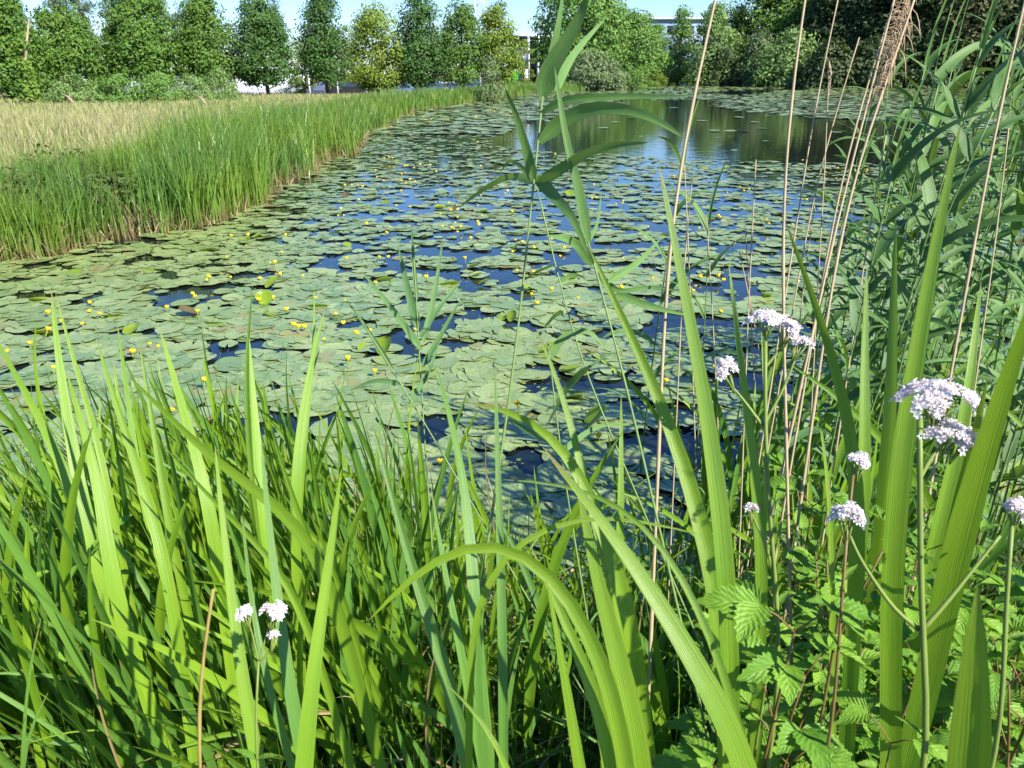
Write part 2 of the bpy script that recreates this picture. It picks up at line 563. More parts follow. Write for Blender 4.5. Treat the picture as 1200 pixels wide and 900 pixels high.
ys = np.unique(np.concatenate([np.linspace(-14, 6, 81), np.geomspace(6, 60, 70), np.linspace(60, 130, 40), np.geomspace(130, 900, 12)]))
us = np.concatenate([np.linspace(-2.2, -1.0, 14), np.linspace(-1.0, 1.0, 120)[1:], np.linspace(1.0, 2.2, 14)[1:]])
GX = us[None, :] * (np.maximum(ys, 0)[:, None] + 12); GY = np.broadcast_to(ys[:, None], GX.shape)
GZ = gh(GX, GY)
mb = MB()
nr, nc = GX.shape
ii = (np.arange(nr - 1)[:, None] * nc + np.arange(nc - 1)[None, :]).ravel()
mb.add(np.stack([GX, GY, GZ], -1).reshape(-1, 3), np.stack([ii, ii + 1, ii + nc + 1, ii + nc], 1))
tag(mb.build('ground', ground_mat()), kind='structure')

c0 = POND.mean(0)
mb = MB()
ring = []
for i in range(len(POND)):
    a, b, c = POND[i - 1], POND[i], POND[(i + 1) % len(POND)]
    e = (c - a); nn = np.array((e[1], -e[0])); nn /= np.linalg.norm(nn) + 1e-9
    if sdist(*[np.array([v]) for v in (b + nn * 0.3)])[0] < 0: nn = -nn
    ring.append(b + nn * 0.35)
mb.add([(p[0], p[1], 0.0) for p in ring], [tuple(range(len(ring)))])
tag(mb.build('pond_water', water_mat()), kind='structure')


# ------------------------------------------------------------------ trees and bushes
def crown(mb, rng, c, rx, ry, h, prof, n_cl, per, leaf, cr, flat=0.7, inner=0.25, lean=(0, 0)):
    """leaf clumps spread through a crown of height h above c"""
    t = rng.random(n_cl)
    # denser where the profile is wide
    keep = rng.random(n_cl) < 0.25 + 0.75 * prof(t)
    t = t[keep]; n = len(t)
    a = rng.random(n) * 2 * np.pi
    u = rng.random(n)
    rad = np.where(rng.random(n) < inner, u ** 0.6 * 0.7, 0.72 + 0.28 * u)
    bulge = 1 + 0.38 * (fbm(a * 1.3 + 9 * rng.random(), t * 4, 5) - 0.5) * 2
    w = prof(t) * rad * bulge
    cx = np.stack([rx * w * np.cos(a) + lean[0] * t, ry * w * np.sin(a) + lean[1] * t, h * t], 1)
    size = cr * (0.6 + 0.8 * rng.random(n))
    k = np.repeat(np.arange(n), per)
    g = rng.normal(size=(len(k), 3))
    g *= np.minimum(1, 1.6 / (np.linalg.norm(g, axis=1, keepdims=True) + 1e-6))
    g *= np.array((1, 1, flat)) * size[k][:, None] * 0.62
    pos = cx[k] + g
    outw = np.stack([np.cos(a), np.sin(a), np.zeros(n)], 1)[k]
    nrm = outw * 0.55 + g / (size[k][:, None] + 1e-6) * 0.5 + np.array((0, 0, 0.55)) + rng.normal(size=pos.shape) * 0.5
    nrm /= np.linalg.norm(nrm, axis=1, keepdims=True)
    r = rng.normal(size=pos.shape)
    t1 = np.cross(nrm, r); t1 /= np.linalg.norm(t1, axis=1, keepdims=True) + 1e-9
    t2 = np.cross(nrm, t1)
    s = leaf * (0.55 + 0.9 * rng.random(len(k)))[:, None]
    V = np.stack([pos + t1 * s, pos + t2 * s * 0.55 + nrm * s * 0.12, pos - t1 * s, pos - t2 * s * 0.55 + nrm * s * 0.12], 1)
    i = np.arange(len(k))[:, None] * 4
    mb.add(V.reshape(-1, 3) + np.asarray(c, float), i + np.arange(4)[None, :])


PROF = {
    'ovoid': lambda t: np.sqrt(np.clip(np.sin(np.pi * np.clip(t * 0.93 + 0.05, 0, 1) ** 0.78), 0, 1)) * (1 - 0.28 * t),
    'cone': lambda t: np.clip(1.05 * (1 - t) ** 0.7, 0, 1) * np.clip(0.45 + 3.2 * t, 0, 1),
    'column': lambda t: np.clip(np.sin(np.pi * (0.06 + 0.9 * t) ** 0.8), 0, 1) ** 0.5,
    'dome': lambda t: np.sqrt(np.clip(1 - t ** 2, 0, 1)),
    'broad': lambda t: np.clip(np.sin(np.pi * (0.12 + 0.86 * t) ** 0.9), 0.02, 1) ** 0.45,
}


def tree(name, label, cat, px, Y, wpx, ytop, mat, prof='ovoid', crown_from=0.22, n=170, per=42, leaf=None, cr=None, group=None, seed=0, bark='bark', base=None, flat=0.7, depth=1.0):
    """a tree whose crown spans wpx photo pixels and reaches row ytop, standing at distance Y"""
    rng = np.random.default_rng(seed + int(px) * 13 + int(Y) * 7)
    top = PY(px, ytop, Y)
    b0 = PY(px, 95, Y)
    x, y = b0[0], Y
    z = ghs(x, y) if base is None else base
    f = proj((x, y, 1.0))[2]
    rx = 0.51 * wpx * f / FPX
    h = top[2] - z
    root = empty(name, (x, y, z), label, cat, group)
    lf = leaf or 0.025 * math.sqrt(rx * h); c_r = cr or 0.20 * math.sqrt(rx * h)
    m = MB()
    crown(m, rng, (x, y, z + h * crown_from), rx * 1.02, rx * 1.02 * depth, h * (1 - crown_from), PROF[prof], n, int(per * 2.6), lf, c_r, flat)
    m.build('crown', M[mat], root, smooth=False)
    m = MB()
    tr = max(0.05, 0.02 * h)
    wob = rng.normal(size=(5, 2)) * 0.012 * h
    pts = [(x + wob[i, 0] * i / 4, y + wob[i, 1] * i / 4, z - 0.15 + h * 0.8 * i / 4) for i in range(5)]
    m.tube(pts, [tr * 1.25, tr, tr * 0.8, tr * 0.5, tr * 0.15], 7)
    for k in range(7):
        s = 0.25 + 0.08 * k
        b = np.array(pts[0]) + (np.array(pts[-1]) - np.array(pts[0])) * s
        a = rng.random() * 6.28
        e = b + np.array((math.cos(a) * rx * 0.75, math.sin(a) * rx * 0.75, h * (0.10 + 0.10 * rng.random())))
        m.tube([b, b * 0.5 + e * 0.5 + (0, 0, -0.02 * h), e], [tr * 0.45, tr * 0.3, tr * 0.08], 5)
    m.build('trunk', M[bark], root)
    return root


def bush(name, label, px, Y, wpx, ytop, mat, n=90, per=45, leaf=None, group=None, seed=0, prof='dome', cat='bush', depth=0.8, stems=True, ybase=None):
    rng = np.random.default_rng(seed + int(px) * 17 + int(Y))
    b0 = PY(px, 95, Y); x = b0[0]; z = ghs(x, Y) if ybase is None else ybase
    f = proj((x, Y, 0.6))[2]
    rx = 0.5 * wpx * f / FPX
    h = PY(px, ytop, Y)[2] - z
    root = empty(name, (x, Y, z), label, cat, group)
    m = MB()
    crown(m, rng, (x, Y, z - 0.02 * h), rx, rx * depth, h, PROF[prof], n, per * 2, leaf or 0.034 * math.sqrt(rx * h), 0.22 * math.sqrt(rx * h), 0.9)
    m.build('foliage', M[mat], root, smooth=False)
    if stems:
        m = MB()
        for k in range(6):
            a = k * 1.05 + rng.random()
            m.tube([(x + 0.1 * math.cos(a), Y + 0.1 * math.sin(a), z - 0.1), (x + 0.35 * rx * math.cos(a), Y + 0.3 * rx * math.sin(a), z + h * 0.4),
                    (x + 0.65 * rx * math.cos(a), Y + 0.5 * rx * math.sin(a), z + h * 0.75)], [0.012 * h + 0.01, 0.009 * h + 0.006, 0.004], 5)
        m.build('stem', M['bark'], root)
    return root


ROW = 'row of trimmed lime trees beyond the meadow'
tree('lime_tree', 'leftmost lime tree, deep green and cut by the left edge behind the ivy-clad trunk', 'tree', 8, 50, 104, -12, 'lime', 'ovoid', 0.10, n=210, group=ROW)
tree('lime_tree', 'broad lime tree right of the ivy-clad trunk, above the first round bush', 'tree', 84, 54, 100, 14, 'lime', 'ovoid', 0.10, n=200, group=ROW)
tree('lime_tree', 'tall lime tree just right of the small yellow tree, above the willow bushes', 'tree', 176, 56, 92, -8, 'lime', 'ovoid', 0.16, n=200, group=ROW)
tree('lime_tree', 'lime tree between the tall lime and the dark lime with the bare trunk', 'tree', 248, 58, 76, 1, 'lime', 'ovoid', 0.14, n=190, group=ROW)
tree('lime_tree', 'dark lime tree with a bare trunk before the white wall', 'tree', 313, 59, 74, 1, 'limedark', 'ovoid', 0.15, n=190, group=ROW)
tree('lime_tree', 'dark pointed lime tree standing left of the pale yellow-green tree', 'tree', 383, 62, 58, -4, 'limedark', 'ovoid', 0.16, n=180, group=ROW)
tree('lime_tree', 'pale yellow-green lime tree between two dark lime trees', 'tree', 443, 64, 62, 10, 'limelight', 'ovoid', 0.12, n=150, group=ROW)
tree('lime_tree', 'dark lime tree between the pale yellow-green tree and the pylon', 'tree', 493, 65, 62, -1, 'limedark', 'ovoid', 0.14, n=180, group=ROW)
tree('lime_tree', 'mid green lime tree left of the lattice pylon', 'tree', 542, 67, 56, 5, 'lime', 'ovoid', 0.14, n=170, group=ROW)
tree('lime_tree', 'yellowish lime tree at the right end of the row, beside the dark building', 'tree', 583, 68, 52, 3, 'limelight', 'ovoid', 0.16, n=170, group=ROW)
tree('young_tree', 'small bright yellow tree in the gap of the lime row above the bushes', 'tree', 137, 66, 26, 33, 'limelight', 'ovoid', 0.3, n=60)
tree('young_tree', 'slim light green tree behind the white posts, right of the dark lime with bare trunk', 'tree', 358, 78, 26, 45, 'limelight', 'column', 0.2, n=60)
tree('young_tree', 'slim yellow-green tree tucked left of the pale lime tree', 'tree', 414, 80, 26, 30, 'limelight', 'column', 0.2, n=60)
tree('young_tree', 'small yellowish tree in front of the white building frames', 'tree', 614, 95, 24, 48, 'limelight', 'ovoid', 0.1, n=60)
PG = 'tall poplars behind the lime row'
for px, w, lab in ((28, 26, 'leftmost pale tall poplar, rising beside the ivy-clad trunk'), (84, 22, 'slender pale poplar rising behind the broad lime, left of a pair'), (110, 22, 'slender pale poplar rising behind the broad lime, right of a pair'),
                   (147, 30, 'tall pale poplar above the small yellow tree'), (196, 34, 'tall pale poplar between the two lime trees over the low bushes'), (238, 40, 'broad pale poplar peeping over the lime left of the dark one'),
                   (328, 18, 'rightmost pale poplar, peeping over the dark lime with the bare trunk')):
    tree('poplar_tree', lab, 'tree', px, 105, w, -45 if px < 300 else -14, 'poplar', 'column', 0.12, n=110, per=40, group=PG)
BG = 'round willow bushes in front of the lime row'
for px, Y, w, yt, mt, lab in ((82, 43, 66, 90, 'willow', 'leftmost round willow bush, right of the ivy-clad trunk'), (136, 44, 62, 90, 'bush', 'second round willow bush from the left, fresh green'),
                              (182, 45, 60, 86, 'bush', 'third round willow bush from the left, below the tall lime'), (222, 47, 50, 89, 'willow', 'fourth willow bush from the left, low and pale'),
                              (258, 49, 44, 84, 'willow', 'rightmost round willow bush, beside the white wall')):
    bush('willow_bush', lab, px, Y, w, yt, mt, group=BG)
for px, Y, w, yt, mt, lab in ((60, 62, 90, 84, 'bush', 'low dark bush under the leftmost lime trees'), (345, 80, 40, 90, 'limelight', 'low yellow-green hedge bush behind the first white post'),
                              (420, 84, 60, 82, 'bush', 'green hedge bush behind the dark parked car'), (478, 84, 60, 84, 'bush', 'green hedge bush behind the light blue parked car'), (532, 86, 60, 82, 'bush', 'green hedge bush behind the silver parked car'),
                              (380, 86, 46, 88, 'limelight', 'yellow-green hedge bush under the dark pointed lime'), (590, 88, 44, 84, 'bush', 'green hedge bush left of the green van')):
    bush('hedge_bush', lab, px, Y, w, yt, mt, n=60)
bush('grey_sapling', 'wispy grey-green willow sapling standing in the reeds at the bank corner', 575, 52, 44, 70, 'greywillow', n=40, per=24, leaf=0.07, prof='cone', cat='sapling')

# the middle of the far shore
FY = 100
bush('shrub', 'grey-green shrub at the waterline left of the far shore', 690, 92, 100, 66, 'greywillow', n=120, seed=1)
bush('shrub', 'dark shrub at the waterline below the bright alders', 745, 100, 50, 78, 'bush', n=70, seed=2)
bush('shrub', 'low sunny sedge clump on the far shore', 772, 104, 26, 86, 'limelight', n=40, seed=3)
tree('alder_tree', 'tall loose alder behind the big reed leaves, taller than the trees beside it', 'tree', 680, 100, 104, -22, 'bush', 'broad', 0.14, n=190, seed=4)
tree('alder_tree', 'bright green alder right of the tall loose alder', 'tree', 741, 112, 74, 15, 'bush', 'ovoid', 0.1, n=170, seed=5)
tree('alder_tree', 'pointed bright alder in front of the long blue roof', 'tree', 795, 118, 44, 12, 'bush', 'cone', 0.08, n=120, seed=6)
tree('alder_tree', 'small alder left of the tall dry cane with the thick stem', 'tree', 766, 124, 40, 30, 'lime', 'ovoid', 0.1, n=110, seed=6)
tree('alder_tree', 'grey-green alder behind the tall dry cane', 'tree', 832, 112, 58, 6, 'willow', 'ovoid', 0.08, n=150, seed=7)
tree('alder_tree', 'light green alder left of the tall willow', 'tree', 858, 120, 40, 14, 'lime', 'ovoid', 0.08, n=110, seed=8)
bush('shrub', 'shaded dark shrub overhanging the water left of the silvery willow', 848, 110, 60, 58, 'wood', n=90, seed=9)
tree('willow_tree', 'tall willow with a sunlit crown over the far shore', 'tree', 905, 118, 104, -30, 'lime', 'broad', 0.10, n=230, seed=10)
bush('shrub', 'silvery willow shrub leaning over the water left of the sunlit one', 885, 108, 42, 40, 'greywillow', n=80, seed=11)
bush('shrub', 'sunlit round willow shrub at the water under the tall willow', 922, 104, 78, 36, 'willow', n=130, seed=12)
WG = 'dark trees of the wood along the right shore'
for k, (px, Y, w, yt, mt, lab) in enumerate(((985, 108, 96, -40, 'wood', 'leftmost dark tree of the wood, right of the tall sunlit willow'), (1050, 104, 110, -60, 'wood', 'dark tree of the wood behind the drooping reed plumes'),
                                  (1120, 102, 120, -70, 'olive', 'olive brown tree of the wood right of the drooping reed plumes'), (1190, 100, 120, -70, 'wood', 'dark tree of the wood at the right edge'), (1260, 98, 130, -70, 'wood', 'dark tree of the wood cut off by the right edge'))):
    tree('wood_tree', lab, 'tree', px, Y, w, yt, mt, 'broad', 0.03, n=330, per=44, group=WG, seed=20 + k, leaf=0.26)
UG = 'dark undergrowth bushes at the foot of the wood'
for k, (px, w, lab) in enumerate(((968, 60, 'leftmost shaded bush at the foot of the wood'), (1022, 70, 'shaded bush at the foot of the wood behind the dry canes'), (1085, 80, 'shaded bush at the foot of the wood behind the reed tops'),
                        (1150, 80, 'shaded bush at the foot of the wood near the right edge'), (1215, 90, 'rightmost shaded bush at the foot of the wood'))):
    bush('wood_bush', lab, px, 99, w, 52 - 4 * (k % 2), 'wood', n=130, group=UG, seed=30 + k, leaf=0.22)

# ivy-clad trunk
b = PY(32, 95, 42); z0 = ghs(b[0], 42)
root = empty('ivy_trunk', (b[0], 42, z0), 'thin dead trunk clad in bright ivy at the left', 'dead tree')
m = MB()
tp = PY(34, 22, 42)
m.tube([(b[0], 42, z0 - 0.1), (b[0] + 0.05, 42, z0 + 2), tuple(tp)], [0.12, 0.09, 0.03], 7)
m.build('trunk', M['deadwood'], root)
m = MB(); rng = np.random.default_rng(4)
crown(m, rng, (b[0], 42, z0), 0.45, 0.45, 3.0, lambda t: 0.55 + 0.45 * (1 - t) ** 2, 60, 40, 0.09, 0.28)
m.build('ivy', M['ivy'], root, smooth=False)
# dead branches lying before the bushes
for px, lab in ((72, 'bare broken branch before the leftmost willow bush'), (228, 'bare brown branch stub below the fourth willow bush')):
    b = PY(px, 95, 41); z0 = ghs(b[0], 41)
    m = MB(); m.tube([(b[0] + 0.5, 41, z0), (b[0] + 0.2, 41, z0 + 0.45), (b[0] - 0.1, 41.1, z0 + 0.62)], [0.08, 0.06, 0.02], 6)
    m.tube([(b[0] + 0.25, 41, z0 + 0.4), (b[0] + 0.3, 41, z0 + 0.66)], [0.04, 0.015], 5)
    tag(m.build('dead_branch', M['deadwood'], None, (b[0], 41, z0)), lab, 'branch')

# ------------------------------------------------------------------ buildings, cars, posts, pylon
M['white'] = flat_mat('white_paint', (0.78, 0.79, 0.80), 0.5, 0.4, var=0.04)
M['palewall'] = flat_mat('pale_wall', (0.62, 0.66, 0.72), 0.6, 0.3, var=0.06, scale=1.0)
M['dark'] = flat_mat('dark_cladding', (0.035, 0.05, 0.085), 0.4, 0.5, var=0.15, scale=0.6)
M['glass'] = flat_mat('window_glass', (0.03, 0.04, 0.05), 0.08, 0.7, var=0.1)
M['redpaint'] = flat_mat('red_paint', (0.50, 0.05, 0.03), 0.5, 0.4, var=0.1)
M['greenpaint'] = flat_mat('green_paint', (0.10, 0.55, 0.06), 0.4, 0.5, var=0.05)
M['bluemetal'] = flat_mat('blue_grey_sheet', (0.20, 0.29, 0.40), 0.5, 0.4, var=0.08, scale=0.4)
M['steel'] = flat_mat('pale_steel', (0.62, 0.64, 0.66), 0.45, 0.5, var=0.08)
M['tyre'] = flat_mat('tyre_rubber', (0.03, 0.03, 0.03), 0.8, 0.2)
t = NT('car_paint')
oc = t.n('ShaderNodeObjectInfo').outputs['Color']
M['carpaint'] = t.done(t.principled(oc, 0.25, 0.6).outputs[0])


def X_at(px, Y): return float(PY(px, 95, Y)[0])


def Z_at(py, Y, px=600): return float(PY(px, py, Y)[2])


# long white hall behind the limes
Y = 92
x0, x1 = X_at(-30, Y), X_at(338, Y)
zb = ghs((x0 + x1) / 2, Y)
root = empty('white_hall', ((x0 + x1) / 2, Y, zb), 'long low white hall seen through gaps under the lime trees', 'building')
m = MB(); m.box((x0, Y, zb - 0.3), (x1, Y + 14, Z_at(84, Y))); m.build('wall', M['palewall'], root)
m = MB(); m.box((x0 - 0.2, Y - 0.3, Z_at(84, Y) + 0.003), (x1 + 0.2, Y + 14.2, Z_at(79, Y))); m.build('roof', M['steel'], root)
for k, (a, bb, c, d) in enumerate(((110, 121, 71, 77), (116, 127, 80, 86), (139, 149, 77, 87), (147, 157, 80, 86))):
    m = MB(); m.box((X_at(a, Y), Y - 0.9, Z_at(d, Y)), (X_at(bb, Y), Y - 0.4, Z_at(c, Y))); m.build('awning', M['redpaint'], root)
for px in (20, 60, 180, 215, 250, 290):
    m = MB(); m.box((X_at(px, Y), Y - 0.06, zb + 1.0), (X_at(px + 12, Y), Y - 0.003, zb + 2.0)); m.build('window', M['glass'], root)

# dark building with white portal frames
Y = 135
root = empty('dark_building', (X_at(622, Y), Y, -0.5), 'dark blue building with white portal frames right of the lime row', 'building')
m = MB(); m.box((X_at(596, Y), Y + 1, -0.6), (X_at(618, Y), Y + 15, Z_at(43, Y))); m.build('wall', M['dark'], root)
m = MB(); m.box((X_at(601, Y), Y - 3, Z_at(81, Y)), (X_at(619, Y), Y + 0.99, Z_at(62, Y))); m.build('porch', M['dark'], root)
m = MB(); m.box((X_at(594, Y), Y, Z_at(43, Y)), (X_at(650, Y), Y + 16, Z_at(40.5, Y))); m.build('roof', M['white'], root)
for px in (619, 630):
    m = MB(); m.box((X_at(px - 1.2, Y), Y - 0.4, -0.6), (X_at(px + 1.4, Y), Y - 0.003, Z_at(43, Y) - 0.003)); m.build('column', M['white'], root)
for a, bb in ((602, 607), (608, 612), (613, 618)):
    m = MB(); m.box((X_at(a, Y), Y - 3.2, -0.5), (X_at(bb, Y), Y - 3.004, Z_at(81, Y))); m.build('door_panel', M['white'], root)
m = MB(); m.box((X_at(620, Y), Y + 2, -0.5), (X_at(648, Y), Y + 15, Z_at(47, Y))); m.build('glazing', M['glass'], root)

# long blue roofed factory
Y = 175
root = empty('factory_hall', (X_at(770, Y), Y, 0.4), 'long blue grey factory hall rising behind the alders', 'building')
m = MB(); m.box((X_at(660, Y), Y, 0.2), (X_at(900, Y), Y + 30, Z_at(23, Y))); m.build('wall', M['bluemetal'], root)
m = MB(); m.box((X_at(658, Y), Y - 0.5, Z_at(23, Y) + 0.003), (X_at(902, Y), Y + 30.5, Z_at(20.5, Y))); m.build('roof', M['white'], root)
for px in range(670, 890, 18):
    m = MB(); m.box((X_at(px, Y), Y - 0.08, 9.0), (X_at(px + 12, Y), Y - 0.003, 10.6)); m.build('window', M['glass'], root)

# lattice pylon
Y = 150
xc = X_at(563, Y); zt = Z_at(-45, Y)
root = empty('lattice_pylon', (xc, Y, -0.5), 'pale steel lattice pylon rising between two lime trees', 'pylon')
for sx in (-1, 1):
    for sy in (-1, 1):
        m = MB(); m.tube([(xc + sx * 0.95, Y + sy * 0.95, -0.6), (xc + sx * 0.7, Y + sy * 0.7, zt)], 0.11, 5); m.build('leg', M['steel'], root)
m = MB()
for k in range(14):
    za, zb_ = -0.5 + (zt + 0.5) * k / 14, -0.5 + (zt + 0.5) * (k + 1) / 14
    w = 0.93 - 0.23 * k / 14
    for sy in (-1, 1):
        s = 1 if k % 2 else -1
        m.tube([(xc - s * w, Y + sy * w, za), (xc + s * w, Y + sy * w, zb_)], 0.05, 4)
        m.tube([(xc + sy * w, Y - s * w, za), (xc + sy * w, Y + s * w, zb_)], 0.05, 4)
m.build('bracing', M['steel'], root)


def car(px, Y, color, label, rz, van=False):
    x = X_at(px, Y); z = ghs(x, Y)
    root = empty('parked_car' if not van else 'van', (x, Y, z), label, 'van' if van else 'car', 'cars parked beyond the meadow')
    if not van:
        prof = [(-2.1, .35), (-2.15, .75), (-1.95, .92), (-1.5, .98), (-0.95, 1.42), (0.55, 1.45), (1.15, 1.0), (1.95, .88), (2.15, .68), (2.12, .35)]
        cab = [(-1.35, 1.0), (-0.93, 1.36), (0.5, 1.39), (1.0, 1.0)]
    else:
        prof = [(-2.4, .35), (-2.45, 2.2), (-2.3, 2.35), (1.2, 2.35), (1.55, 2.2), (2.0, 1.35), (2.4, 1.15), (2.45, .35)]
        cab = [(0.9, 1.35), (0.9, 2.1), (1.45, 2.1), (1.85, 1.38)]
    n = len(prof); m = MB()
    V = [(a, s * (0.84 if h < 1.05 or van else 0.68), h) for s in (-1, 1) for a, h in prof]
    m.add(V, [tuple(range(n))[::-1], tuple(range(n, 2 * n))] + [(i, (i + 1) % n, n + (i + 1) % n, n + i) for i in range(n)])
    o = m.build('body', M['carpaint'], root, (0, 0, 0), smooth=False); o.color = (*color, 1)
    m = MB(); k = len(cab)
    V = [(a, s * (0.865 if h < 1.05 or van else 0.70), h) for s in (-1, 1) for a, h in cab]
    m.add(V, [tuple(range(k))[::-1], tuple(range(k, 2 * k))] + [(i, (i + 1) % k, k + (i + 1) % k, k + i) for i in range(k)])
    m.build('window', M['glass'], root, (0, 0, 0), smooth=False)
    for a in (-1.35, 1.35):
        for s in (-1, 1):
            m = MB(); m.tube([(a, s * 0.68, 0.32), (a, s * 0.88, 0.32)], 0.32, 14); m.build('wheel', M['tyre'], root, (0, 0, 0))
    root.rotation_euler = (0, 0, rz)
    return root


car(362, 80, (0.45, 0.47, 0.50), 'silver parked car beside the first white post', 0.2)
car(376, 80, (0.10, 0.12, 0.20), 'dark blue parked car under the dark pointed lime', 1.5)
car(412, 78, (0.03, 0.03, 0.035), 'black parked car right of the second white post', 0.1)
car(445, 79, (0.20, 0.21, 0.23), 'grey parked car under the pale yellow-green lime', 0.1)
car(469, 78, (0.12, 0.22, 0.42), 'light blue parked car between the pale and the dark lime', 0.05)
car(512, 80, (0.03, 0.08, 0.30), 'bright blue parked car left of the silver one', 1.4)
car(525, 80, (0.62, 0.64, 0.66), 'silver white parked car between the two blue cars', 0.15)
car(551, 80, (0.03, 0.07, 0.26), 'deep blue parked car right of the silver white one', 0.1)
car(614, 105, (0.10, 0.20, 0.50), 'blue parked car before the dark building, nearest its white column', 0.05)
v = car(598, 112, (0.08, 0.50, 0.05), 'bright green van before the dark building', 0.25, True)

PO = 'white posts along the car park'
for px, lab in ((362, 'leftmost white post, right of the dark lime with the bare trunk'), (395, 'white post right of the dark pointed lime'), (429, 'white post left of the pale lime trunk'),
                (456, 'white post left of the light blue car'), (515, 'white post behind the bright blue car'), (563, 'rightmost white post, behind the grey sapling')):
    Y = 72; x = X_at(px, Y); z = ghs(x, Y)
    root = empty('white_post', (x, Y, z), lab, 'post', PO)
    m = MB(); m.tube([(x, Y, z - 0.1), (x, Y, Z_at(87, Y))], 0.065, 8); m.build('shaft', M['steel'], root)
    m = MB(); m.tube([(x, Y, Z_at(87, Y)), (x, Y, Z_at(86, Y)), (x, Y, Z_at(85, Y))], [0.09, 0.10, 0.03], 8); m.build('cap', M['steel'], root)


# ------------------------------------------------------------------ reed bed and meadow on the left bank (uncountable)
def grass_mass(name, XY, hgt, wid, mat, rng, lean=0.35, segs=3, droop=0.25, label=None, cat=None, zoff=0.0):
    n = len(XY)
    z = gh(XY[:, 0], XY[:, 1]) + zoff
    a = rng.random(n) * 2 * np.pi
    lx = np.stack([np.cos(a), np.sin(a)], 1) * (rng.random(n) ** 1.5 * lean)[:, None] * hgt[:, None]
    fa = rng.normal(size=n) * 0.7                      # blade width direction, roughly across the view
    sx = np.stack([np.cos(fa), np.sin(fa)], 1)
    V, U = [], []
    for k in range(segs + 1):
        t = k / segs
        c = XY + lx * t ** 1.8
        zz = z + hgt * (t - droop * t ** 3 * (np.linalg.norm(lx, axis=1) / (hgt + 1e-6)))
        w = wid * (1.0 - t ** 1.6) * 0.5 if k < segs else wid * 0.03
        for s in (-1, 1):
            V.append(np.concatenate([c + sx * (s * w)[:, None], zz[:, None]], 1))
            U.append(np.broadcast_to(np.array(((s + 1) / 2, t)), (n, 2)))
    V = np.stack(V, 1); U = np.stack(U, 1); q = 2 * (segs + 1)
    base = np.arange(n)[:, None] * q
    F = np.concatenate([base + np.array((2 * k, 2 * k + 1, 2 * k + 3, 2 * k + 2)) for k in range(segs)])
    m = MB(); m.add(V.reshape(-1, 3), F, U.reshape(-1, 2))
    return tag(m.build(name, mat, smooth=False), label, cat, kind='stuff')


rng = np.random.default_rng(11)
LW = np.array(left_w)
seg = np.linalg.norm(np.diff(LW, axis=0), axis=1); cum = np.concatenate([[0], np.cumsum(seg)])


def along(n, power, lo, hi, smax=1.0):
    s = cum[-1] * smax * rng.random(n) ** power
    x = np.interp(s, cum, LW[:, 0]); y = np.interp(s, cum, LW[:, 1])
    dx = np.interp(s + 0.5, cum, LW[:, 0]) - x; dy = np.interp(s + 0.5, cum, LW[:, 1]) - y
    L = np.hypot(dx, dy) + 1e-9
    off = lo + (hi - lo) * rng.random(n)
    off = off + (fbm(x * 0.8, y * 0.8, 2) - 0.5) * 0.9
    return np.stack([x - dy / L * off, y + dx / L * off], 1), off, s


XY, off, s = along(44000, 2.2, -0.25, 2.6)
tuss = fbm(XY[:, 0] * 0.9, XY[:, 1] * 0.9, 8)
fine = fbm(XY[:, 0] * 2.6, XY[:, 1] * 2.6, 18)
keep = (tuss > 0.34) & (fine > 0.36 - 0.15 * (rng.random(len(XY)) < 0.2))
XY, off, tuss, s = XY[keep], off[keep], tuss[keep], s[keep]
pxs = 600 + FPX * XY[:, 0] / (XY[:, 1] * CP + EYE * SP)
side = 0.72 + 0.34 * np.exp(-((pxs - 275) / 90) ** 2) + 0.06 * ss((pxs - 330) / 120)
h = (0.62 + 0.62 * tuss + 0.22 * rng.random(len(XY))) * side * np.clip(1.12 - 0.30 * np.abs(off - 0.6), 0.42, 1.1)
h *= (0.5 + 0.6 * rng.random(len(XY)) ** 0.5) * (0.78 + 0.45 * fbm(XY[:, 0] * 2.2, XY[:, 1] * 2.2, 15))
grass_mass('reed_bed', XY, h, (0.010 + 0.0008 * XY[:, 1]) * (0.7 + 0.9 * rng.random(len(XY)) ** 2), M['bankreed'], rng, 0.5, 4, label='dense green reed bed along the left bank', cat='reeds')
XYd, offd, s = along(1500, 2.0, -0.1, 2.2)
grass_mass('dead_reed_stems', XYd, 0.45 + 0.6 * rng.random(len(XYd)), (0.006 + 0.0006 * XYd[:, 1]), M['litter'], rng, 0.6, 4, label='dead tan stems among the green reeds of the left bank', cat='reeds')
# stragglers thinning out into the meadow
XYs, offs, s = along(9000, 1.9, 1.6, 7.5)
ks = rng.random(len(XYs)) < np.exp(-(offs - 1.6) / 2.6)
XYs = XYs[ks]
grass_mass('reed_stragglers', XYs, 0.30 + 0.45 * rng.random(len(XYs)), (0.008 + 0.0007 * XYs[:, 1]), M['bankreed'], rng, 0.7, 3, label='scattered green blades where the reeds thin out into the meadow', cat='grass')
# dead litter at the foot of the reeds
XY2, off, s = along(6000, 2.2, -0.35, 0.5)
grass_mass('dead_reed_litter', XY2, 0.12 + 0.3 * rng.random(len(XY2)), np.full(len(XY2), 0.014), M['litter'], rng, 1.6, 2, label='tan dead leaves at the foot of the left reed bed', cat='litter')


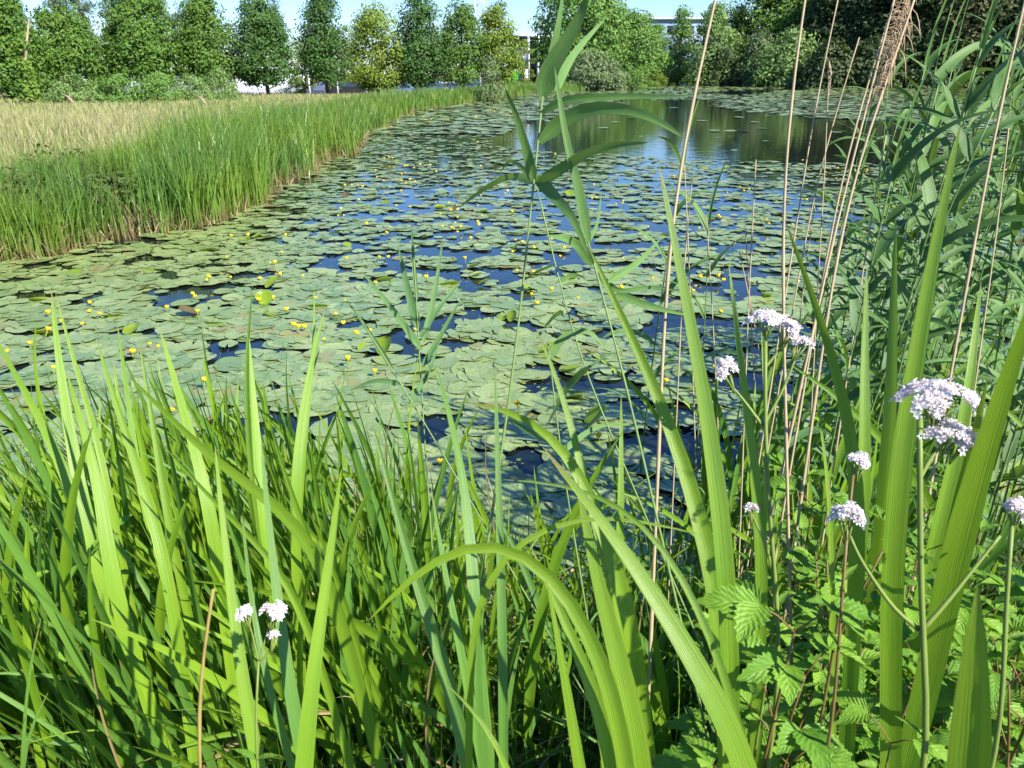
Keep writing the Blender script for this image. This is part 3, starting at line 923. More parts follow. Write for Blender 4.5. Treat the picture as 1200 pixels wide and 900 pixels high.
def meadow_mat():
    t = NT('meadow_grass')
    uv = t.n('ShaderNodeUVMap').outputs[0]
    sep = t.n('ShaderNodeSeparateXYZ'); t.l(uv, sep.inputs[0])
    isl = t.n('ShaderNodeNewGeometry').outputs['Random Per Island']
    green = t.mix(isl, (0.20, 0.26, 0.07), (0.31, 0.34, 0.12))
    straw = t.mix(isl, (0.42, 0.38, 0.18), (0.50, 0.40, 0.24))
    v = t.ramp(t.math('ADD', sep.outputs[1], t.math('MULTIPLY', isl, 0.3)), 0.35, 0.75)
    pos = t.n('ShaderNodeNewGeometry').outputs['Position']
    pt = t.ramp(t.math('ADD', t.math('MULTIPLY', t.noise(0.12, pos, 3.0), 0.5), t.math('MULTIPLY', t.noise(0.8, pos, 2.0), 0.5)), 0.38, 0.62)
    col = t.mix(t.math('MULTIPLY', v, t.math('ADD', t.math('MULTIPLY', pt, 0.7), 0.12)), green, straw)
    return leaf_shader(t, col, col, 0.2, 0.8, 0.1)


n = 90000
Y_ = 9 + 56 * rng.random(n) ** 1.25
X_ = (-0.86 + 1.0 * rng.random(n)) * (Y_ + 3)
sd = sdist(X_, Y_)
ok = (sd > 1.5 + 1.2 * fbm(X_ * 0.3, Y_ * 0.3, 6)) & (X_ < 6)
XY = np.stack([X_[ok], Y_[ok]], 1)
d = XY[:, 1]
h = (0.30 + 0.30 * rng.random(len(XY))) * (1 - 0.45 * ss((d - 20) / 18)) * (0.8 + 0.4 * fbm(XY[:, 0] * 0.2, XY[:, 1] * 0.2, 9))
grass_mass('meadow_grass', XY, h, 0.008 + 0.0009 * d, meadow_mat(), rng, 0.6, 3, label='tall straw coloured meadow grass on the left bank', cat='grass')
# taller sword-leaved tussocks standing in the bank
TG = 'sword-leaved tussocks in the left reed bed'
tl = ('tall bluish green tussock of sword leaves in the left reed bed', 'bright green tussock of sword leaves at the edge of the left reed bed')
rngt = np.random.default_rng(19)


def tussock_mesh(seed, n, H):
    rg = np.random.default_rng(seed); m = MB()
    for k in range(n):
        a = rg.random() * 6.28; b = 0.20 * rg.random(); L = H * (0.65 + 0.4 * rg.random()); ln = 0.05 + 0.30 * rg.random() ** 1.5
        x0, y0 = b * math.cos(a), b * math.sin(a)
        bend = 0.5 * (rg.random() < 0.25)
        q = [(x0 + math.cos(a) * ln * L * t ** 1.6, y0 + math.sin(a) * ln * L * t ** 1.6, L * (t - (ln * 0.4 + bend) * t ** 4)) for t in np.linspace(0, 1, 9)]
        w = (0.016 + 0.016 * rg.random()) * np.clip((1 - np.linspace(0, 1, 9)) / 0.35, 0, 1) ** 0.7 + 0.001
        m.ribbon(np.array(q), w, (rg.normal() * 0.6, -1, 0.2), fold=0.2, twist=rg.normal() * 0.5)
    return m


for pal, mt in ((0, 'iris_blue'), (1, 'bankreed')):
    mes = [tussock_mesh(60 + 10 * pal + j, 24, 1.15 - 0.1 * j).mesh('tussock', M[mt]) for j in range(3)]
    XYt, offt, st = along(70, 1.5, -0.15, 1.5)
    pt = 600 + FPX * XYt[:, 0] / (XYt[:, 1] * CP + EYE * SP)
    for j in range(len(XYt)):
        x, y = XYt[j]
        if rngt.random() > (0.95 if 180 < pt[j] < 360 else 0.5): continue
        o = bpy.data.objects.new('tussock', mes[int(rngt.integers(3))]); COL.objects.link(o)
        s = (0.66 + 0.3 * rngt.random()) * (1.08 if 200 < pt[j] < 340 else 0.9)
        o.location = (x, y, ghs(x, y) - 0.02); o.rotation_euler = (0, 0, rngt.random() * 6.28); o.scale = (s, s, s)
        tag(o, tl[pal], 'tussock', TG + (', bluish' if pal == 0 else ', bright'))
# weedy dark patch in the reeds near the left edge
WG2 = 'dark docks among the left reeds'
M['dock'] = foliage_mat('dock_leaves', (0.05, 0.10, 0.02), (0.10, 0.15, 0.03), (0.10, 0.08, 0.04))
for k, (px, py) in enumerate(((52, 232), (92, 225), (28, 255), (122, 240))):
    g = PZ(px, py, 0.3)
    rng2 = np.random.default_rng(50 + k)
    root = empty('dock_plant', (g[0], g[1], 0.25), ('dark bushy weed', 'brownish tall weed', 'low dark weed', 'narrow dark weed')[k] + ' in the reeds at the left edge', 'weed', WG2)
    m = MB(); crown(m, rng2, (g[0], g[1], 0.2), 0.4, 0.4, 0.62 - 0.05 * k, PROF['broad'], 40, 26, 0.035, 0.16); m.build('foliage', M['dock'], root, smooth=False)
    m = MB(); m.tube([(g[0], g[1], 0.1), (g[0] + 0.03, g[1], 0.72 - 0.05 * k)], [0.012, 0.004], 5); m.build('stem', M['redstem'], root)

# far shore sedge
rng = np.random.default_rng(12)
FW = np.array([left_w[-1]] + far_w)
n = 9000
s = rng.random(n) * (len(FW) - 1); i = s.astype(int); f = (s - i)[:, None]
XY = FW[i] * (1 - f) + FW[i + 1] * f + rng.normal(size=(n, 2)) * 0.7 + np.array((0, 0.8))
grass_mass('shore_sedge', XY, 0.35 + 0.5 * rng.random(n), np.full(n, 0.10), M['bankreed'], rng, 0.4, 2, label='low green sedge fringing the far shore', cat='sedge')

# ------------------------------------------------------------------ lily pads
rng = np.random.default_rng(21)


def open_water(X, Y):
    """how open the water is: 0 = closed pads, 1 = open"""
    px = 600 + FPX * X / (Y * CP + EYE * SP); py = 450 - FPX * (Y * SP - EYE * CP) / (Y * CP + EYE * SP)
    nx = px + 36 * (fbm(X * 0.22, Y * 0.10, 31) - 0.5); ny = py + np.clip((py - 92) * 0.16, 0, 14) * (fbm(X * 0.25 + 7, Y * 0.12, 32) - 0.5)
    up = np.interp(nx, (555, 620, 700, 780, 860, 960, 1100), (168, 141, 122, 112, 106, 100.5, 100))
    lo = np.interp(nx, (555, 640, 760, 860, 960, 1100), (168, 182, 184, 189, 192, 196))
    o = ss((ny - up) / 3.0 + 0.5) * ss((lo - ny) / 5.0 + 0.5) * ss((nx - 560) / 15) * ss((1120 - nx) / 60)
    o = np.maximum(o, ss((1.2 - ((nx - 700) / 75) ** 2 - ((ny - 105.0) / 1.8) ** 2) / 0.4))
    isl = np.minimum(((nx - 1055) / 205) ** 2 + ((ny - 121) / 19) ** 2, ((nx - 800) / 75) ** 2 + ((ny - 113) / 3.2) ** 2)
    return o * (1 - ss((1.1 - isl) / 0.25))


def scatter(n, y0, y1, pw):
    Y = y0 + (y1 - y0) * rng.random(n) ** pw
    X = (rng.random(n) * 2 - 1) * (0.80 * Y + 1.0)
    sd = sdist(X, Y)
    o = open_water(X, Y)
    gap = fbm(X * 2.8 + Y * 0.3, Y * 4.6, 41, 3)                       # small blue gaps
    wide = fbm(X * 0.2, Y * 0.2, 44, 2)
    pxx = 600 + FPX * X / (Y * CP + EYE * SP)
    thr = 0.42 + 0.10 * (wide - 0.5) + 0.075 * ss((pxx - 150) / 300)
    ok = (sd < -0.05) & (rng.random(n) > o * 0.992) & ((gap > thr) | (rng.random(n) < 0.06))
    return X[ok], Y[ok]


def pad_shape(r, nseg, rg, notch=True):
    """outline ring + centre of a heart-notched oval pad"""
    a = np.linspace(0.16, 2 * np.pi - 0.16, nseg) if notch else np.linspace(0, 2 * np.pi, nseg, endpoint=False)
    rr = r * (1 + 0.05 * np.sin(3 * a + rg.random() * 6) + 0.03 * rg.normal(size=nseg))
    return np.stack([rr * np.cos(a) * 1.18, rr * np.sin(a)], 1), a


def pad_verts(x, y, r, rot, tilt, td, z, nseg, rg):
    ring, a = pad_shape(r, nseg, rg)
    c, s = math.cos(rot), math.sin(rot)
    q = np.concatenate([[[-0.18 * r, 0]], ring * 0.62, ring])
    wav = np.concatenate([[0], np.zeros(nseg), 0.028 * r * np.sin(a * (2 + rg.integers(3)) + rg.random() * 6) + 0.06 * r * rg.random() * np.maximum(0, np.sin(a + rg.random() * 6)) ** 5 * 2])
    X = x + q[:, 0] * c - q[:, 1] * s; Y = y + q[:, 0] * s + q[:, 1] * c
    Z = z + (q[:, 0] * math.cos(td) + q[:, 1] * math.sin(td)) * tilt + wav
    Z = np.maximum(Z, 0.0025)
    uv = np.concatenate([[[0.5, 0]], np.stack([a / 6.283, np.full(nseg, 0.62)], 1), np.stack([a / 6.283, np.ones(nseg)], 1)])
    F = [(0, 1 + i, 2 + i) for i in range(nseg - 1)] + [(1 + i, 1 + nseg + i, 2 + nseg + i, 2 + i) for i in range(nseg - 1)]
    return np.stack([X, Y, Z], 1), F, uv


# near pads
X1, Y1 = scatter(50000, 2.0, 26, 1.3)
order = np.argsort(Y1)
near_ids = []
mass = MB()
PADG = 'lily pads floating on the near water'
count = 0
for j in order:
    x, y = X1[j], Y1[j]
    px, py, f = proj((x, y, 0))
    r = (0.050 + 0.056 * rng.random()) * (1.0 if y < 7 else 0.9)
    rot, tilt, td, z = rng.random() * 6.28, abs(rng.normal()) * 0.042, rng.random() * 6.28, 0.005 + 0.017 * rng.random()
    if count < 290 and -40 < px < 1240 and py < 760:
        V, F, uv = pad_verts(0, 0, r, rot, tilt, td, 0, 20, rng)
        V[:, 2] = np.maximum(V[:, 2], -z + 0.003)
        m = MB(); m.add(V, F, uv)
        o = m.build('lily_pad', M['pad'], None, (0, 0, 0)); o.location = (x, y, z)
        tag(o, 'flat oval green lily pad, one of the near overlapping pads on the water', 'lily pad', PADG)
        count += 1
    else:
        V, F, uv = pad_verts(x, y, r, rot, tilt, td, z, 18 if y < 9 else 11, rng)
        mass.add(V, F, uv)
tag(mass.build('lily_pad_carpet', M['pad']), 'carpet of floating lily pads across the middle of the pond', 'lily pads', kind='stuff')

# far pads, simple and larger
X2, Y2 = scatter(70000, 25, 125, 1.15)
n = len(X2)
r = 0.085 + 0.085 * rng.random(n) + 0.0016 * Y2
a = np.linspace(0, 2 * np.pi, 7, endpoint=False)
rot = rng.random(n) * 6.28
tilt = np.abs(rng.normal(size=n)) * 0.05; td = rng.random(n) * 6.28
lx = r[:, None] * np.cos(a)[None] * 1.15; ly = r[:, None] * np.sin(a)[None]
Xv = X2[:, None] + lx * np.cos(rot)[:, None] - ly * np.sin(rot)[:, None]
Yv = Y2[:, None] + lx * np.sin(rot)[:, None] + ly * np.cos(rot)[:, None]
Zv = np.maximum(0.012 + 0.03 * rng.random(n)[:, None] + (lx * np.cos(td)[:, None] + ly * np.sin(td)[:, None]) * tilt[:, None], 0.004)
m = MB()
m.add(np.stack([Xv, Yv, Zv], -1).reshape(-1, 3), np.arange(n)[:, None] * 7 + np.arange(7)[None], np.tile([[0.5, 0.4]], (n * 7, 1)))
tag(m.build('distant_lily_pads', M['pad'], smooth=False), 'distant rafts of lily pads on the far half of the pond', 'lily pads', kind='stuff')


# duckweed and floating specks between the pads
n = 16000
Yd = 2.2 + 16 * rng.random(n) ** 1.3; Xd = (rng.random(n) * 2 - 1) * (0.75 * Yd + 0.8)
okd = (sdist(Xd, Yd) < -0.02) & (fbm(Xd * 0.9, Yd * 0.9, 91) > 0.5)
Xd, Yd = Xd[okd], Yd[okd]; n = len(Xd)
rd = 0.004 + 0.012 * rng.random(n) ** 2
a = np.linspace(0, 2 * np.pi, 5, endpoint=False)
m = MB()
m.add(np.stack([Xd[:, None] + rd[:, None] * np.cos(a), Yd[:, None] + rd[:, None] * np.sin(a), np.full((n, 5), 0.0035)], -1).reshape(-1, 3), np.arange(n)[:, None] * 5 + np.arange(5)[None])
M['duckweed'] = flat_mat('duckweed', (0.20, 0.27, 0.07), 0.6, 0.3, var=0.5, scale=30)
tag(m.build('duckweed', M['duckweed'], smooth=False), 'tiny duckweed specks floating in the gaps between the pads', 'duckweed', kind='stuff')


# raised, curled, yellow-green leaves standing out of the water
def raised_leaf(x, y, r, rot, up, curl, seed):
    rg = np.random.default_rng(seed)
    m = MB()
    n = 12
    pts, wid = [], []
    for k in range(n):
        t = k / (n - 1)
        pts.append((t * r * 2 * math.cos(up), 0, 0.02 + t * r * 2 * math.sin(up) - curl * r * (t * t) ** 1.2))
        wid.append(r * 1.5 * math.sqrt(max(0.0, 1 - (2 * t - 1) ** 2)) + 0.004)
    pts = np.array(pts)
    c, s = math.cos(rot), math.sin(rot)
    P2 = np.stack([pts[:, 0] * c, pts[:, 0] * s, pts[:, 2]], 1)
    m.ribbon(P2, wid, (-s * 0.2, 0.2 * c, 1), fold=0.35)
    o = m.build('raised_lily_leaf', M['padraised'], None, (0, 0, 0)); o.location = (x, y, 0.0)
    return o


RG = 'raised yellow-green lily leaves'
HERO_R = [(597, 298, 0.075, 0.3, 0.9), (312, 340, 0.10, 1.0, 0.7), (313, 360, 0.09, 2.2, 0.9), (235, 295, 0.09, 0.4, 0.25), (297, 280, 0.08, 0.9, 0.5), (175, 300, 0.06, 0.8, 1.0), (120, 372, 0.10, 0.1, 0.2),
          (95, 323, 0.10, 3.0, 0.2), (35, 352, 0.10, 0.1, 0.12), (38, 391, 0.11, 0.2, 0.15), (515, 335, 0.10, 0.2, 0.3), (598, 380, 0.06, 1.2, 1.1), (630, 415, 0.11, 0.3, 0.5), (447, 420, 0.09, 1.3, 1.1),
          (685, 505, 0.10, 0.5, 0.9), (385, 275, 0.07, 0.2, 0.3), (430, 230, 0.08, 0.4, 0.4), (455, 240, 0.08, 2.4, 0.4), (508, 245, 0.08, 0.1, 0.3), (560, 250, 0.08, 0.1, 0.4), (240, 380, 0.10, 0.1, 0.15), (25, 478, 0.12, 0.1, 0.2),
          (440, 330, 0.09, 0.2, 0.3), (560, 335, 0.07, 0.2, 0.6), (655, 330, 0.09, 0.3, 0.3), (150, 395, 0.08, 1.6, 0.5), (480, 440, 0.09, 0.3, 0.3), (350, 250, 0.07, 0.2, 0.4), (360, 360, 0.10, 0.1, 0.2), (650, 470, 0.1, 0.3, 0.3)]
for k, (px, py, r, rot, up) in enumerate(HERO_R):
    g = PZ(px, py)
    o = raised_leaf(g[0], g[1], r, rot, up, 0.5, k)
    where = 'near' if py > 330 else 'farther'
    tag(o, ('yellow-green lily leaf raised upright out of the carpet of pads' if up >= 0.6 else 'yellow-green lily leaf lying half raised on the carpet of pads'), 'lily leaf', RG)


for k in range(70):
    Y = 4.5 + 16 * rng.random() ** 1.2; X = (rng.random() * 2 - 1) * 0.68 * Y
    if sdist(np.array([X]), np.array([Y]))[0] > -0.3 or open_water(np.array([X]), np.array([Y]))[0] > 0.3: continue
    up = 0.15 + 0.5 * rng.random()
    o = raised_leaf(X, Y, 0.05 + 0.05 * rng.random(), rng.random() * 6.28, up, 0.5, 200 + k)
    if k % 4 == 0:
        o.data.materials[0] = M['deadpad']
        tag(o, 'dark brown dying lily leaf curled up on the carpet of pads', 'lily leaf', 'dying brown lily leaves')
    else:
        tag(o, 'yellow-green lily leaf lying half raised on the carpet of pads', 'lily leaf', RG)


# yellow flowers
def flower_mesh():
    m = MB()
    for k in range(6):
        a0 = k * math.pi / 3
        for i in range(1):
            V, U = [], []
            for u in (-1, -0.4, 0.4, 1):
                for t in (0, 0.35, 0.7, 1.0):
                    rad = 0.026 * math.sin(0.35 + 2.0 * t) * (1 - 0.05 * u * u)
                    aa = a0 + u * 0.56 * (1 - 0.25 * t)
                    V.append((rad * math.cos(aa), rad * math.sin(aa), 0.034 * t ** 0.9 + (-0.004 * u * u)))
            F = [(i * 4 + j, (i + 1) * 4 + j, (i + 1) * 4 + j + 1, i * 4 + j + 1) for i in range(3) for j in range(3)]
            m.add(V, F)
    # inner disc
    n = 10
    V = [(0.019 * math.cos(6.283 * i / n), 0.019 * math.sin(6.283 * i / n), 0.024) for i in range(n)] + [(0, 0, 0.029)]
    m.add(V, [(i, (i + 1) % n, n) for i in range(n)])
    return m.mesh('bloom', M['yellow'])


fm = flower_mesh()
sm = MB(); sm.tube([(0.01, 0.01, -0.12), (0.004, 0, -0.06), (0, 0, 0.006)], [0.005, 0.005, 0.006], 6)
stalk_me = sm.mesh('stalk', M['herbstem'])
FG = 'yellow water lily blooms'
HERO_F = [(8, 412), (35, 403), (57, 392), (63, 434), (155, 411), (186, 410), (176, 403), (202, 487), (240, 450), (229, 350), (232, 369), (303, 353), (309, 346), (320, 348), (350, 386), (357, 384), (380, 396), (245, 328), (270, 325), (305, 325),
          (355, 325), (408, 425), (439, 436), (434, 388), (487, 389), (440, 330), (500, 330), (457, 268), (545, 303), (623, 345), (606, 480), (702, 511), (516, 540), (393, 370), (722, 337), (646, 343), (589, 219), (512, 241), (552, 280),
          (560, 240), (600, 250), (790, 210), (470, 225), (420, 235), (425, 222), (405, 220), (412, 218), (480, 210), (440, 200), (730, 238), (838, 430), (780, 450), (995, 310), (935, 330), (860, 290), (1010, 298), (900, 265), (965, 505), (870, 300)]
pts = [PZ(px, py, 0.05)[:2] for px, py in HERO_F]
k = 0
while len(pts) < 285:
    Y = 5 + 34 * rng.random() ** 1.1
    X = (rng.random() * 2 - 1) * 0.7 * Y
    if sdist(np.array([X]), np.array([Y]))[0] > -0.3 or open_water(np.array([X]), np.array([Y]))[0] > 0.4: continue
    if fbm(np.array([X * 0.35]), np.array([Y * 0.25]), 77)[0] < 0.42: continue
    c = 1 if rng.random() < 0.6 else 3
    for q in range(c): pts.append(np.array((X, Y)) + rng.normal(size=2) * 0.22 * (c > 1))
for k, p in enumerate(pts):
    o = bpy.data.objects.new('water_lily_bloom', fm); COL.objects.link(o)
    s = (0.42 + 0.42 * rng.random()) * (1.0 + 0.014 * p[1])
    o.location = (p[0], p[1], 0.035 + 0.06 * rng.random()); o.scale = (s, s, s); o.rotation_euler = (rng.normal() * 0.25, rng.normal() * 0.25, rng.random() * 6)
    tag(o, 'small yellow water lily bloom held just above the floating pads', 'flower', FG)
    if k < 70:
        st = bpy.data.objects.new('stalk', stalk_me); COL.objects.link(st); st.parent = o


# ------------------------------------------------------------------ foreground irises
def iris_width(n, W, tap=0.30):
    v = np.linspace(0, 1, n)
    return W * np.clip((1 - v) / tap, 0, 1) ** 0.66 * (0.62 + 0.38 * np.clip(v / 0.45, 0, 1)) + 0.0006


def reed_width(n, W):
    v = np.linspace(0, 1, n)
    return W * np.clip(v / 0.10, 0.25, 1) ** 0.7 * np.clip(1 - v, 0, 1) ** 0.62 + 0.0006


def cam_face(p, rg, spread):
    """roughly toward the eye, turned about the vertical by up to spread"""
    d = np.array((0, 0, EYE)) - p; d[2] *= 0.5
    a = rg.normal() * spread
    c, s = math.cos(a), math.sin(a)
    return np.array((d[0] * c - d[1] * s, d[0] * s + d[1] * c, d[2]))


def hero_plant(label, blades, mat='iris', group=None, seed=0, spread=0.35, tap=0.30):
    """blades: (list of photo pixels tip->low, width px, depth tip, depth low); all share one root"""
    rg = np.random.default_rng(seed)
    root = None; parts = []
    for pix, w, d0, d1 in blades:
        n = len(pix)
        C = [P(x, y, d0 + (d1 - d0) * i / (n - 1)) for i, (x, y) in enumerate(pix)]
        parts.append((C, (0.95 if d0 > 1.3 else 0.74) * w * (d0 + d1) / 2 / FPX))
    # common root under the lowest points
    lows = np.array([C[-1] for C, w in parts]); dirs = np.array([(C[-1] - C[-2]) for C, w in parts])
    lo = lows.mean(0); dr = dirs.mean(0); dr /= np.linalg.norm(dr)
    gx, gy = lo[0], lo[1]
    for _ in range(4):
        g = max(ghs(gx, gy), -0.12)
        dz = max(0.05, lo[2] - g)
        gx = lo[0] + np.clip(dr[0] / max(0.45, -dr[2]), -0.5, 0.5) * dz * 0.5
        gy = lo[1] + np.clip(dr[1] / max(0.45, -dr[2]), -0.5, 0.5) * dz * 0.5
    root = empty('iris_plant', (gx, gy, g - 0.02), label, 'iris', group)
    for C, W in parts:
        o_ = rg.normal(size=2) * 0.02
        rt = np.array((gx + o_[0], gy + o_[1], g - 0.03))
        ctrl = [rt] + C[::-1]
        pts = spline(ctrl, 34)
        m = MB(); m.ribbon(pts, iris_width(34, W, tap), cam_face(C[len(C) // 2], rg, spread), fold=0.10 + 0.15 * rg.random(), twist=rg.normal() * min(0.25, spread * 0.6))
        m.build('leaf', M[mat], root)
    return root


G1 = 'tall iris plants in the middle and right foreground'
G2 = 'iris plants of the left foreground stand'
hero_plant('iris with two long blades left of the small round valerian head', [([(688, 285), (735, 385), (790, 500), (830, 640), (850, 760)], 26, 1.15, 1.0), ([(772, 190), (800, 330), (830, 480), (848, 620), (856, 740)], 28, 1.0, 0.95)], group=G1, seed=1)
hero_plant('iris with a dark edged blade right of the highest valerian head', [([(920, 258), (955, 350), (985, 440), (1000, 520), (1008, 600)], 25, 1.1, 1.05), ([(958, 470), (965, 540), (975, 620)], 10, 1.1, 1.05)], group=G1, seed=2)
hero_plant('tall iris blade rising just left of the large pink valerian', [([(1126, 142), (1102, 250), (1076, 400), (1052, 560), (1042, 700), (1044, 790)], 33, 0.95, 1.05)], group=G1, seed=3, spread=0.15)
hero_plant('broad iris blades crossing the right edge beside the pink valerian', [([(1222, 320), (1172, 470), (1130, 600), (1100, 740), (1090, 790)], 46, 0.74, 1.0), ([(1157, 445), (1141, 520), (1120, 600), (1104, 690)], 24, 0.78, 1.0)], group=G1, seed=4, spread=0.15, tap=0.22)
hero_plant('nearest broad iris blade, at the lower right corner', [([(1146, 684), (1138, 760), (1134, 840), (1136, 920)], 62, 0.5, 0.52)], group=G1, seed=5, spread=0.05, tap=0.10)
hero_plant('iris with three upright blades behind the pink valerian', [([(1050, 260), (1047, 350), (1044, 450), (1040, 540)], 21, 1.4, 1.35), ([(1016, 310), (1013, 400), (1012, 490), (1014, 560)], 16, 1.4, 1.35), ([(1150, 330), (1137, 420), (1130, 500)], 18, 1.4, 1.35)], group=G1, seed=6)
hero_plant('slim upright iris behind the small round valerian head', [([(854, 308), (868, 420), (880, 520), (888, 590), (895, 660)], 18, 1.2, 1.15), ([(892, 380), (895, 470), (899, 560)], 10, 1.2, 1.15)], group=G1, seed=7)
hero_plant('arching iris with its blade bent over to the left in mid pond view', [([(543, 471), (580, 463), (633, 477), (667, 507), (690, 570), (716, 650), (742, 730)], 24, 1.25, 1.15), ([(628, 384), (655, 428), (668, 490), (684, 560), (706, 650), (735, 740)], 17, 1.3, 1.2)], group=G1, seed=8, spread=0.2)
hero_plant('iris with a long pale blade arched down to the left in the lower middle', [([(432, 727), (467, 677), (507, 637), (543, 608), (578, 598), (622, 614), (677, 695), (707, 773), (735, 870)], 27, 0.95, 0.9), ([(640, 676), (655, 750), (668, 830), (680, 905)], 22, 0.9, 0.9), ([(622, 640), (660, 720), (695, 810), (722, 905)], 30, 0.95, 0.92)], group=G1, seed=9, spread=0.15)
hero_plant('iris whose pale blade arches over to the right in the lower middle', [([(822, 627), (800, 622), (733, 593), (683, 585), (647, 590), (600, 623), (560, 648), (548, 690), (550, 780)], 12, 0.95, 1.0)], group=G1, seed=10, spread=0.2)
hero_plant('iris with a broad bright blade sweeping down right of centre', [([(636, 524), (668, 560), (700, 600), (753, 667), (800, 753), (842, 830), (880, 900)], 36, 0.95, 0.85), ([(590, 562), (647, 557), (700, 557), (750, 573), (790, 640), (830, 740), (870, 850)], 12, 1.0, 0.9)], group=G1, seed=11, spread=0.15)
hero_plant('shaded broad iris blade below the centre of the pond', [([(676, 560), (690, 640), (708, 720), (735, 800), (752, 900)], 36, 1.02, 0.98)], group=G1, seed=12, spread=0.2)
hero_plant('slim iris with a folded pale tip in the lower middle', [([(572, 655), (561, 707), (559, 760), (562, 853)], 16, 1.0, 1.0), ([(580, 425), (582, 493), (585, 600), (588, 700), (590, 860)], 14, 1.2, 1.1)], 'iris_blue', G1, 13, 0.2)
hero_plant('iris with long blades leaning left in the lower middle', [([(438, 500), (452, 560), (475, 640), (510, 750), (535, 820), (550, 905)], 22, 1.15, 1.05), ([(510, 425), (527, 477), (540, 533), (550, 593), (556, 680), (560, 780)], 19, 1.25, 1.1), ([(505, 570), (515, 640), (530, 720), (550, 810)], 15, 1.1, 1.05)], 'iris_blue', G1, 14, 0.25)
hero_plant('small upright iris blade over the water right of centre', [([(728, 462), (728, 527), (727, 590), (726, 660)], 11, 1.5, 1.45)], group=G1, seed=15)
hero_plant('short iris blade with reddish tip at the bottom middle', [([(522, 800), (545, 825), (570, 850), (600, 905)], 18, 0.85, 0.82)], group=G1, seed=16)
hero_plant('far left iris with its pair of tallest blades', [([(60, 340), (66, 400), (75, 470), (88, 540), (105, 620)], 14, 1.8, 1.7), ([(65, 343), (83, 413), (100, 467), (116, 520), (130, 590)], 8, 1.8, 1.7)], group=G2, seed=17)
hero_plant('iris blade cut by the left edge above the small clover leaves', [([(-12, 385), (12, 430), (43, 480), (75, 550), (100, 620)], 13, 1.6, 1.5)], group=G2, seed=18)
hero_plant('shaded iris blade right of the tallest left pair', [([(77, 433), (97, 497), (117, 567), (128, 640), (135, 700)], 17, 1.4, 1.35), ([(113, 397), (133, 470), (157, 533), (180, 610), (200, 690)], 14, 1.5, 1.4)], group=G2, seed=19)
hero_plant('slender left iris with three straight blades', [([(137, 377), (146, 440), (158, 520), (170, 600)], 10, 1.7, 1.6), ([(163, 397), (177, 487), (193, 580), (205, 650)], 11, 1.6, 1.55), ([(187, 385), (207, 453), (232, 540), (250, 620)], 15, 1.6, 1.5)], group=G2, seed=20)
hero_plant('iris with a long blade leaning far left across the stand', [([(147, 437), (200, 490), (253, 547), (315, 592), (373, 640)], 17, 1.35, 1.3), ([(190, 520), (240, 580), (300, 640), (350, 700)], 14, 1.3, 1.25)], group=G2, seed=21)
hero_plant('erect iris at the middle of the left stand with the highest tip', [([(296, 333), (290, 387), (287, 453), (292, 540), (305, 620)], 10, 1.8, 1.7), ([(292, 395), (297, 470), (303, 553), (315, 640)], 17, 1.7, 1.6)], group=G2, seed=22)
hero_plant('iris leaning right at the right side of the left stand', [([(381, 362), (362, 430), (350, 520), (345, 610)], 12, 1.75, 1.65), ([(368, 336), (370, 403), (362, 480), (352, 560)], 7, 1.8, 1.7)], group=G2, seed=23)
hero_plant('iris with a brown tipped blade behind the small left valerian', [([(252, 522), (258, 590), (268, 680), (284, 790), (300, 890)], 20, 1.05, 0.98)], group=G2, seed=24, spread=0.15)
hero_plant('bluish iris blade directly behind the small left valerian heads', [([(306, 515), (313, 610), (324, 690), (335, 770), (348, 860)], 20, 1.05, 0.98), ([(283, 590), (293, 700), (317, 813)], 12, 1.1, 1.0)], 'iris_blue', G2, 25, 0.15)
hero_plant('broad pale iris blade right of the small left valerian', [([(400, 550), (393, 620), (380, 690), (370, 770), (360, 850)], 27, 0.95, 0.9)], group=G2, seed=26, spread=0.12)
hero_plant('pale narrow iris blade at the lower left corner', [([(56, 812), (40, 850), (22, 905)], 12, 0.8, 0.8), ([(48, 725), (40, 770), (28, 830)], 8, 0.9, 0.9)], 'iris_blue', G2, 27, 0.2)


# filler fans: prototypes copied
def fan_proto(seed, nb, Lmin, Lmax, W, lean, mat, label, group):
    rg = np.random.default_rng(seed)
    root = empty('iris_plant', (0, 0, 0), label, 'iris', group)
    for k in range(nb):
        L = Lmin + (Lmax - Lmin) * rg.random()
        off = (k - (nb - 1) / 2) * 0.02
        a = lean + (k - (nb - 1) / 2) * 0.07 + rg.normal() * 0.11
        dy = rg.normal() * 0.12
        bend = rg.normal() * 0.10 + (0.35 * np.sign(a) if rg.random() < 0.18 else 0)
        pts = []
        for t in np.linspace(0, 1, 16):
            aa = a + bend * t * t
            pts.append((off + math.sin(aa) * L * t, rg.normal() * 0 + dy * L * t * t + 0.01 * k, math.cos(aa) * L * t))
        m = MB(); m.ribbon(pts, iris_width(16, W * (0.7 + 0.6 * rg.random())), (rg.normal() * 0.5, -1, 0.2), fold=0.12 + 0.2 * rg.random(), twist=rg.normal() * 0.35)
        m.build('leaf', M[mat], root, (0, 0, 0))
    L = Lmin * (0.5 + 0.4 * rg.random()); a = rg.normal() * 0.6; b = 1.0 + rg.random()
    q = [(0.02 + math.sin(a + b * t) * L * t, 0.03 * t, math.cos(a + b * t * t) * L * t + 0.01) for t in np.linspace(0, 1, 14)]
    m = MB(); m.ribbon(q, iris_width(14, W * 0.6), (0, -1, 0.4), fold=0.5, twist=rg.normal()); m.build('dead_leaf', M['litter'], root, (0, 0, 0))
    return root


